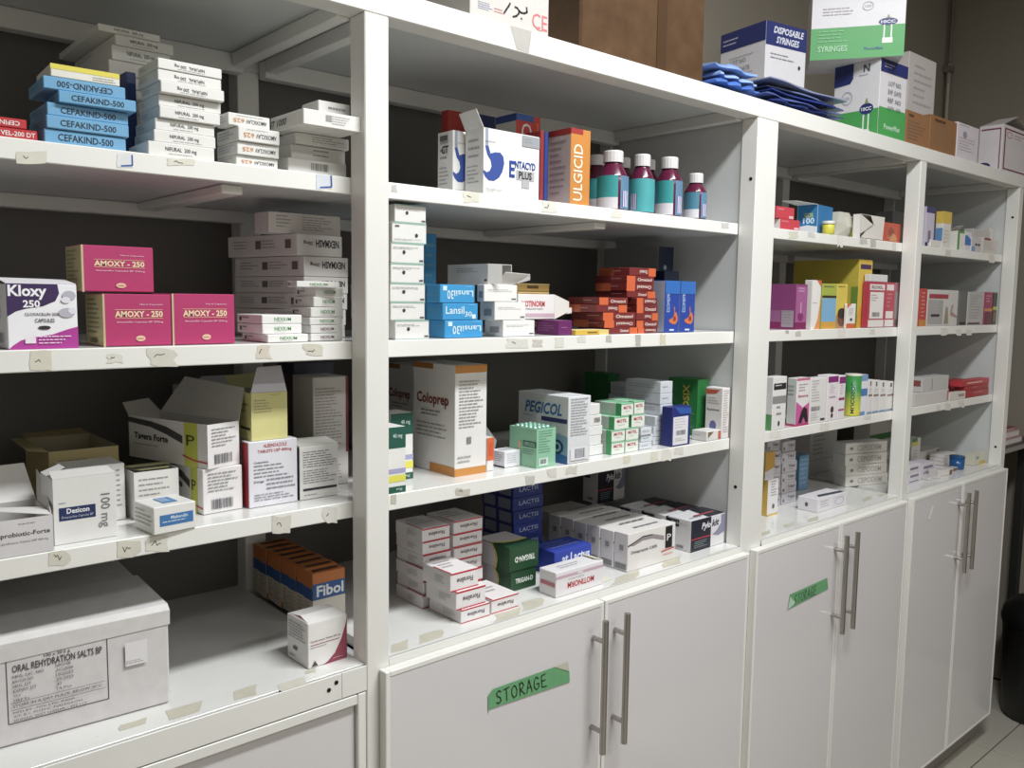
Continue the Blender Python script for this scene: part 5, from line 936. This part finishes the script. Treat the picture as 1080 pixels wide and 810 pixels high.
# ---------------------------------------------------------------- fourth bay, second shelf
carton('slim coral red carton at the tube post', 968.6, 976.2, 304.2, zB, c='c2443c', y=.047, d=.03, prints=[('L', 'f', .2, .2, .8, .9, 7, 'e09a92'), ('R', 'f', 0, 0, 1, .18, 'c8843c')])
carton('grey and white carton with a dark red title bar', 976.8, 1008.8, 305.2, zB, c='cfcac6', y=.046, d=.03, prints=[('R', 'f', .02, .05, .5, .72, 'a9a5a3'), ('R', 'f', .04, .76, .66, .88, 'a83c48'), ('R', 'f', .12, .26, .4, .33, '3c383a'), ('P', 'f', [(.55, .06), (.7, .06), (.66, .5), (.6, .55)], '9a8c74'), ('P', 'f', [(.75, .3), (1, .22), (1, .26), (.8, .4), (.85, .6), (.78, .58)], 'b08a84'), ('L', 'f', .08, .4, .45, .68, 4, 'c2bebc')])
carton('dark grey carton beside the light grey one', 1010.2, 1018.6, 307.2, zB, c='6e6c6a', y=.0425, d=.03, prints=[('R', 'f', .2, .04, .9, .1, '2c2a2c')])
carton('light grey carton with dark foot bar', 1019.4, 1036.2, 307.7, zB, c='b9b6b4', y=.0425, d=.03, prints=[('L', 'f', .12, .15, .85, .9, 9, 'a09c9a'), ('R', 'f', .05, .03, .8, .08, '5a3a3c')])
carton('magenta carton with orange patch near the end post', 1036.9, 1045.2, 308, zB, c='a8325c', y=.0425, d=.03, prints=[('R', 'f', .1, .0, .9, .4, '6a3044'), ('R', 'f', 0, .42, 1, .5, 'd88a2c'), ('L', 'f', .15, .65, .85, .9, 3, 'e0a8bc')])
carton('black green carton with a yellow stripe at the end post', 1046, 1050, 308.4, zB, c='3c4230', y=.0425, d=.03, prints=[('R', 'f', 0, .46, 1, .56, 'c2b83c'), ('R', 'f', .2, .1, .7, .4, '8a6a54')])

# ---------------------------------------------------------------- fourth bay, third shelf
fz = carton('wide flat white carton at the shelf front by the tube post', 963.8, 1000, 415.5, zC, c='cfcac6', y=.046, d=.05, prints=[('R', 'f', .95, .1, 1, .9, 'c2746a')])
carton('grey white carton with red marks on the wide flat one', 972, 1000, 398.7, fz.top, c='c2bfbd', y=.050, d=.045, prints=[('R', 'f', .36, .1, .38, .9, '7a7674'), ('R', 'l', .2, .4, .9, .8, '8a4a4a')])
carton('small white carton before the red ones', 1001.2, 1018, 414.8, zC, c='dcd2ca', y=.043, d=.02, prints=[('R', 'f', .55, .4, .9, .7, '9a8f8a')])
rd = [carton('flat red carton lowest by the end post', 1018.8, 1042.5, 412.4, zC, c='b02c34', y=.044, d=.035, prints=[('L', 'f', .3, .3, .8, .7, 1, 'd88a8a')], group='flat red cartons')]
rd.append(carton('flat red carton in the middle of three by the end post', 1017.5, 1042.5, 407.8, rd[-1].top, c='b02c34', y=.045, d=.035, prints=[('L', 'f', .3, .3, .7, .7, 1, 'd88a8a')], group='flat red cartons'))
carton('flat red carton with a cream line topping the pile by the end post', 1013.5, 1043, 402.2, rd[-1].top, c='c0303a', y=.044, d=.035, prints=[('R', 'f', .2, .4, .75, .65, 'e6b0a4')], group='flat red cartons')
column('dark red carton', 'of the pile behind the small white carton', zC, 1001, 1016, 401.3, 3, .105, c='a02c34', d=.03, prints=[('L', 'f', .2, .3, .9, .6, 1, 'a8646a')])

# ---------------------------------------------------------------- fourth bay, deck
VP = [('R', 'f', .1, .35, .8, .65, '7c748c')]
st = stack('flat white carton with a violet bar', 'of the front pile', zD, [(957.5, 971, 507.5, dict(prints=VP)), (958.5, 971, 499.5, dict(prints=VP)), (958.5, 970.5, 491.5, dict(prints=VP))], y=.06, d=.06, c='dbd5dc', group='flat cartons with violet bars')
st2 = stack('flat white carton with a grey violet bar', 'of the low pair', zD, [(972, 987, 498, dict(prints=VP)), (972.5, 986, 490, dict(prints=VP))], y=.095, d=.06, c='d6d0d8', group='flat cartons with violet bars')
carton('white carton with a green and yellow top standing behind the front pile', 960.5, 969.4, 463, zD, c='dcd8d2', y=.165, d=.04, prints=[('R', 'f', 0, .75, .7, .88, 'd8cc3c'), ('R', 'f', 0, .88, .6, 1, '3f8a4c'), ('L', 'f', .2, .3, .8, .6, 3, 'a8a2a8')])
carton('low white carton with a brown corner behind the violet barred ones', 969.5, 990, 477, zD, c='d2cdc8', y=.18, d=.05, prints=[('R', 'f', .85, .1, 1, .9, '6a6058')])
column('flat pale carton', 'of the pile left of the blue tub', zD, 996, 1008.8, 480, 3, .115, c='d6d0cc', d=.05, prints=[('L', 'f', .2, .3, .8, .7, 1, '8a8490')])
carton('small white carton lying askew before the blue tub', 989.5, 1004, 496.5, zD, c='d9d2cc', y=.05, d=.035, yaw=-12, prints=[('R', 'f', .8, .1, 1, .9, '7a5a54')])
carton('low flat white carton at the deck edge below the violet barred pair', 979, 992, 504.5, zD, c='d9d4d4', y=.045, d=.03, yaw=-8, prints=[('L', 'f', .2, .3, .8, .7, 1, '8a8490')])
carton('thin brown ended flat carton leaning low beside the blue tub', 1004.5, 1010, 494, zD, c='c9c0ba', y=.055, d=.02, prints=[('R', 'f', .1, .1, .9, .9, '7a6258')])
uc = 1016.5; P = onZ(uc, 495.5, zD); z_ = (RC @ (P - CAM))[2]; r = 7.3 * z_ / FPX; H = rise(P, 481.5)
e = bpy.data.objects.new('blue_tub', None); col.objects.link(e); e.location = P + Vector((0, r, 0)); tag(e, 'shiny round blue tub on the deck', 'tub')
b = MB(); b.lathe([(0, .0008), (r * .95, .0008), (r, .003), (r, H * .8), (0, H * .8)], mat('1f5690', .15, 'plastic'), 26); b.build('body', e)
b = MB(); b.lathe([(r * 1.04, H * .8), (r * 1.04, H * .97), (r, H), (0, H)], mat('1a4a80', .15, 'plastic'), 26); b.build('lid', e)
carton('cream carton with a yellow foot near the end post', 1027, 1038.5, 479, zD, c='d0cbb8', y=.05, d=.03, prints=[('R', 'f', .5, 0, 1, .3, 'd0b02c'), ('E', 'f', .3, .6, .12, .12, '6a9aa8')])

# ================================================================== on top of the shelving
tb = carton('white carton with a brushed black word and red safety mark on the shelving top', 495.5, 578.3, -60, zTop, c='c9c4be', faces={'l': 'bdb9b3'}, y=.004, d=.12)
def fq(u, v): q = onY(u, v, tb.P.y); return ((q.x - tb.P.x) / tb.w, (q.z - zTop) / tb.h)
ce0, ce1 = fq(561, 24), fq(577, 22)
draw([('S', 'f', [[fq(*q) for q in pl] for pl in ([(538, 3.5), (536.5, 6.5), (534, 10), (531.5, 14)], [(543, 7.5), (545.5, 8.5), (547.5, 11.5), (547, 14.5), (544.5, 17), (541, 17.8)], [(547.5, 11.5), (549.5, 13.5), (553, 14.2), (555.8, 13), (555.3, 8)], [(549.6, 19.6), (550.2, 20)])], '2a2624', .0017),
      ('T', 'f', 'CE', ce0[0], ce0[1] - .075, ce1[0], ce1[1] + .06, 'd2686c'), ('L', 'f', fq(504, 8)[0], fq(504, 8)[1] - .02, fq(520, 8)[0], fq(504, 8)[1] + .1, 4, '8a8ab0'), ('L', 'f', fq(521, 10)[0], fq(521, 14)[1], fq(532, 10)[0], fq(521, 8)[1], 2, 'd2807c'), ('L', 'f', fq(566, 35)[0], fq(574, 35.5)[1] , fq(576, 35)[0], fq(574, 33)[1], 1, 'd8807c')], tb.w, tb.d, tb.h, tb.o)
# brown carton wrapped in clear film
kr = mat('5e452f', .2, 'kraft'); bx_ = frame(612, 741.5, -70, zTop, y=.012, d=.28)
b = MB(); b.box(0, 0, .0006, bx_.w, bx_.d, .22, kr, c=.004); o = b.build('shipping_carton', None, bx_.P); tag(o, 'brown cardboard carton wrapped in clear film on the shelving top', 'box')
b = MB(); tpm = mat('4e3826', .1, 'plastic')
b.box(bx_.w * .58, -.0012, .0008, bx_.w * .66, -.0002, .219, tpm); b.build('packing_tape', o)
def syringe(label, uL, uR, vt, z, prints, **k): return carton(label, uL, uR, vt, z, c='dcd8dc', name='syringe_box', prints=prints, group='syringe boxes', **k)
GB = '3fa04c'; NV = '26306e'
carton_s = syringe('white syringe box with a navy top band behind the blue plastic packs', 804, 846, 21, zTop, y=.165, uB=757, yaw=-10,
       prints=[('R', 'f', 0, .78, 1, 1, NV), ('T', 'f', 'DISPOSABLE', .18, .90, .93, .965, 'd8d8e6', 'Bi'), ('T', 'f', 'SYRINGES', .25, .81, .82, .875, 'd8d8e6', 'Bi'), ('R', 'f', 0, 0, 1, .42, '7ab04a'), ('L', 'f', .12, .64, .8, .71, 2, '6a686c'), ('E', 'f', .84, .62, .03, .02, '3a383c'),
               ('R', 'l', 0, .82, 1, 1, NV), ('R', 'l', 0, 0, 1, .40, '7ab04a'), ('L', 'l', .06, .85, .45, .93, 2, 'b9b9d0'), ('T', 'l', 'LOT NO.', .24, .67, .6, .71, '7a787c'), ('T', 'l', 'EXP. DATE', .24, .59, .68, .63, '7a787c'), ('R', 'l', .2, .73, .75, .735, '8a888c'), ('R', 'l', .2, .56, .75, .565, '8a888c')])
SY = [('R', 'l', 0, 0, 1, .36, GB), ('E', 'l', .74, .37, .15, .075, NV), ('T', 'l', '10CC', .63, .345, .85, .395, 'e2e2ee', 'B'), ('R', 'l', .67, .1, .70, .30, 'e2e8e2'), ('R', 'l', .78, .1, .81, .30, 'e2e8e2'), ('R', 'l', .66, .03, .82, .1, 'e2e8e2'), ('P', 'l', [(.70, .44), (.78, .44), (.75, .51), (.73, .51)], '8a9a6a'),
      ('O', 'l', .3, .55, .12, .09, 'a8a4b0'), ('T', 'l', '100', .24, .53, .36, .57, 'a8a4b0'), ('P', 'l', [(0, .72), (.36, .74), (.42, .8), (.42, 1), (0, 1)], NV), ('T', 'l', 'N', .64, .86, .78, .96, '4a5a54', 'B'), ('L', 'l', .55, .8, .85, .83, 1, '8a888c'),
      ('R', 'f', 0, 0, 1, .38, GB), ('R', 'f', 0, .84, 1, 1, NV), ('L', 'f', .12, .88, .5, .95, 2, 'b9b9d0'), ('T', 'f', 'PowerMax', .2, .1, .8, .17, 'c8e4c8', 'b')] + [('T', 'f', s, .3, .68 - i * .11, .78, .74 - i * .11, '5a585c') for i, s in enumerate(('LOT NO.', 'EXP. DATE', 'REF. NO', 'QTY 100'))]
s10 = syringe('white and green syringe box carrying another at an angle', 925, 953, 61, zTop, SY, y=.012, d=.13, yaw=-3)
SF = [('R', 'f', 0, 0, 1, .42, GB), ('E', 'f', .82, .46, .1, .05, NV), ('T', 'f', '10CC', .745, .44, .895, .48, 'e2e2ee', 'B'), ('R', 'f', .775, .24, .79, .42, 'e2e8e2'), ('R', 'f', .85, .24, .865, .42, 'e2e8e2'), ('R', 'f', .765, .18, .875, .25, 'e2e8e2'), ('P', 'f', [(.8, .505), (.84, .505), (.825, .55), (.815, .55)], '8a9a6a'),
      ('O', 'f', .6, .68, .06, .06, 'a8a4b0'), ('T', 'f', '100', .565, .665, .635, .695, 'a8a4b0'), ('L', 'f', .12, .56, .5, .68, 3, 'b0a8b0'), ('R', 'f', 0, .86, .62, 1, '8a8cba'), ('T', 'f', 'SYRINGES', .08, .1, .4, .18, '9ad0a0', 'B'), ('L', 'f', .08, .2, .5, .38, 4, '7ac084'), ('T', 'f', 'PowerMax', .58, .1, .78, .14, '3a6a9a', 'b')]
q1, q2 = onZ(854, 64, s10.top), onZ(953, 58.5, s10.top)
LOG.append(('q', q1[:], q2[:], s10.top, s10.w, s10.d, s10.P[:]))
ya = math.degrees(math.atan2(q2.y - q1.y, q2.x - q1.x))
syringe('white and green syringe box set askew on top of another', 854, 953, -52, s10.top, SF, vb=64, yaw=ya, d=.15, h=.19)
carton('white carton with a blue foot line behind the brown ones', 953, 981, 53.5, zTop, c='d8d0ce', y=.14, d=.10, prints=[('R', 'f', 0, .26, 1, .33, '5a8ac0'), ('L', 'f', .2, .5, .9, .9, 6, 'b8aeae')])
carton('brown carton with black print next to the green syringe box', 954.5, 979, 115, zTop, c='9a6a42', name='kraft_carton', y=.012, d=.06, prints=[('L', 'f', .1, .1, .8, .7, 6, '4a3020'), ('R', 'f', .1, .82, .3, .9, '5a3c26')], group='brown cartons on top')
carton('brown carton with a plain label block beside its printed twin', 979.6, 1007.4, 120, zTop, c='94663a', name='kraft_carton', y=.012, d=.06, prints=[('L', 'f', .15, .1, .9, .8, 5, '6a4626'), ('R', 'f', .15, .84, .55, .92, '5a3c26')], group='brown cartons on top')
carton('small white carton with grey print between brown and maroon framed ones', 1008, 1030.5, 128, zTop, c='d8ced4', y=.010, d=.04, prints=[('L', 'f', .1, .2, .9, .6, 5, 'a89ea6'), ('E', 'f', .35, .7, .1, .1, 'a090a0'), ('L', 'f', .1, .9, .6, .95, 1, '7a747a')])
mf = open_carton('white carton framed in maroon with its lid ajar at the end of the top', 1056, 1083, 130.5, zTop, c='d8d0d2', y=.004, uB=1030.5, inner='cfc6c2', prints=[('R', 'f', .04, .04, .96, .07, '7a3448'), ('R', 'f', .04, .9, .96, .93, '7a3448'), ('R', 'f', .04, .04, .08, .93, '7a3448'), ('R', 'f', .92, .04, .96, .93, '7a3448'), ('O', 'f', .22, .8, .1, .07, 'b84a54'), ('L', 'f', .4, .72, .85, .84, 2, 'b8a4a8'),
               ('R', 'l', .08, .9, .9, .93, '7a3448'), ('R', 'l', .86, .04, .9, .93, '7a3448'), ('E', 'l', .25, .12, .28, .08, '2a3260')],
       flaps=[([(0, 0, 1), (0, 1, 1), (.55, .9, 1.28), (.6, .1, 1.3)], 'cfc6c2'), ([(1, 0, 1), (1, 1, 1), (.55, .95, 1.25), (.5, .05, 1.27)], 'cfc6c2')])
# blue plastic packs lying on top, crumpled film
def sheets(name, label, x0, x1, y0, y1, h, cols, seed):
    """a pack of loosely folded plastic film: wavy layers lying on one another"""
    rnd = random.Random(seed); b = MB(); n = len(cols); nx, ny = 34, 10
    for l, hx in enumerate(cols):
        xa, xb = x0 + rnd.uniform(0, .03), x1 - rnd.uniform(0, .03); ya, yb = y0 + rnd.uniform(0, .014), y1 - rnd.uniform(0, .02)
        zl = h * l / n; th = h / n * .8
        w_ = [(rnd.uniform(5, 22), rnd.uniform(0, 6.3), rnd.uniform(-3, 3)) for _ in range(3)]
        top, bot = [], []
        for j in range(ny + 1):
            for i in range(nx + 1):
                s_, t_ = i / nx, j / ny
                rip = sum(math.sin(k * s_ + p + q * t_) for k, p, q in w_) / 3
                e_ = min(1, min(s_, 1 - s_) / .08, min(t_, 1 - t_) / .12); x = xa + (xb - xa) * s_; y = ya + (yb - ya) * t_ + .006 * math.sin(w_[0][0] * s_ + 2 * l) * (1 - t_)
                top.append((x, y, .001 + zl + th * (.3 + .7 * e_) * (.72 + .28 * rip)))
                bot.append((x, y, .001 + zl * .98))
        k = nx + 1; fs = [(j * k + i, j * k + i + 1, (j + 1) * k + i + 1, (j + 1) * k + i) for j in range(ny) for i in range(nx)]
        m = mat(hx, .2, 'bag'); b.mesh(top, fs, m, True); b.mesh(bot, [f[::-1] for f in fs], m, False)
        rim = list(range(0, k)) + [k * j + nx for j in range(1, ny + 1)] + [k * ny + i for i in range(nx - 1, -1, -1)] + [k * j for j in range(ny - 1, 0, -1)]
        for a_, c_ in zip(rim, rim[1:] + rim[:1]): b.poly([bot[a_], bot[c_], top[c_], top[a_]], m, False)
    o = b.build(name, None, (0, 0, zTop)); tag(o, label, 'plastic pack', 'blue plastic packs'); return o
xa_ = onY(743, 85, .03).x; xm_ = onY(800, 100, .03).x; xb_ = onY(884, 122, .03).x
sheets('plastic_pack', 'light blue folded plastic pack beside the brown film wrapped carton', xa_ + .012, xm_, .012, .13, .068, ['8fb0e6', '4a76c8', '9ab8ea', '86a8e4'], 3)
sheets('plastic_pack', 'dark blue crumpled plastic pack against the green syringe box', xm_ + .004, min(xb_, s10.P.x - .02), .010, .11, .066, ['4058b4', '2c3a78', '5a6cae', '33448e', '6f7fae', '8a94b4'], 11)
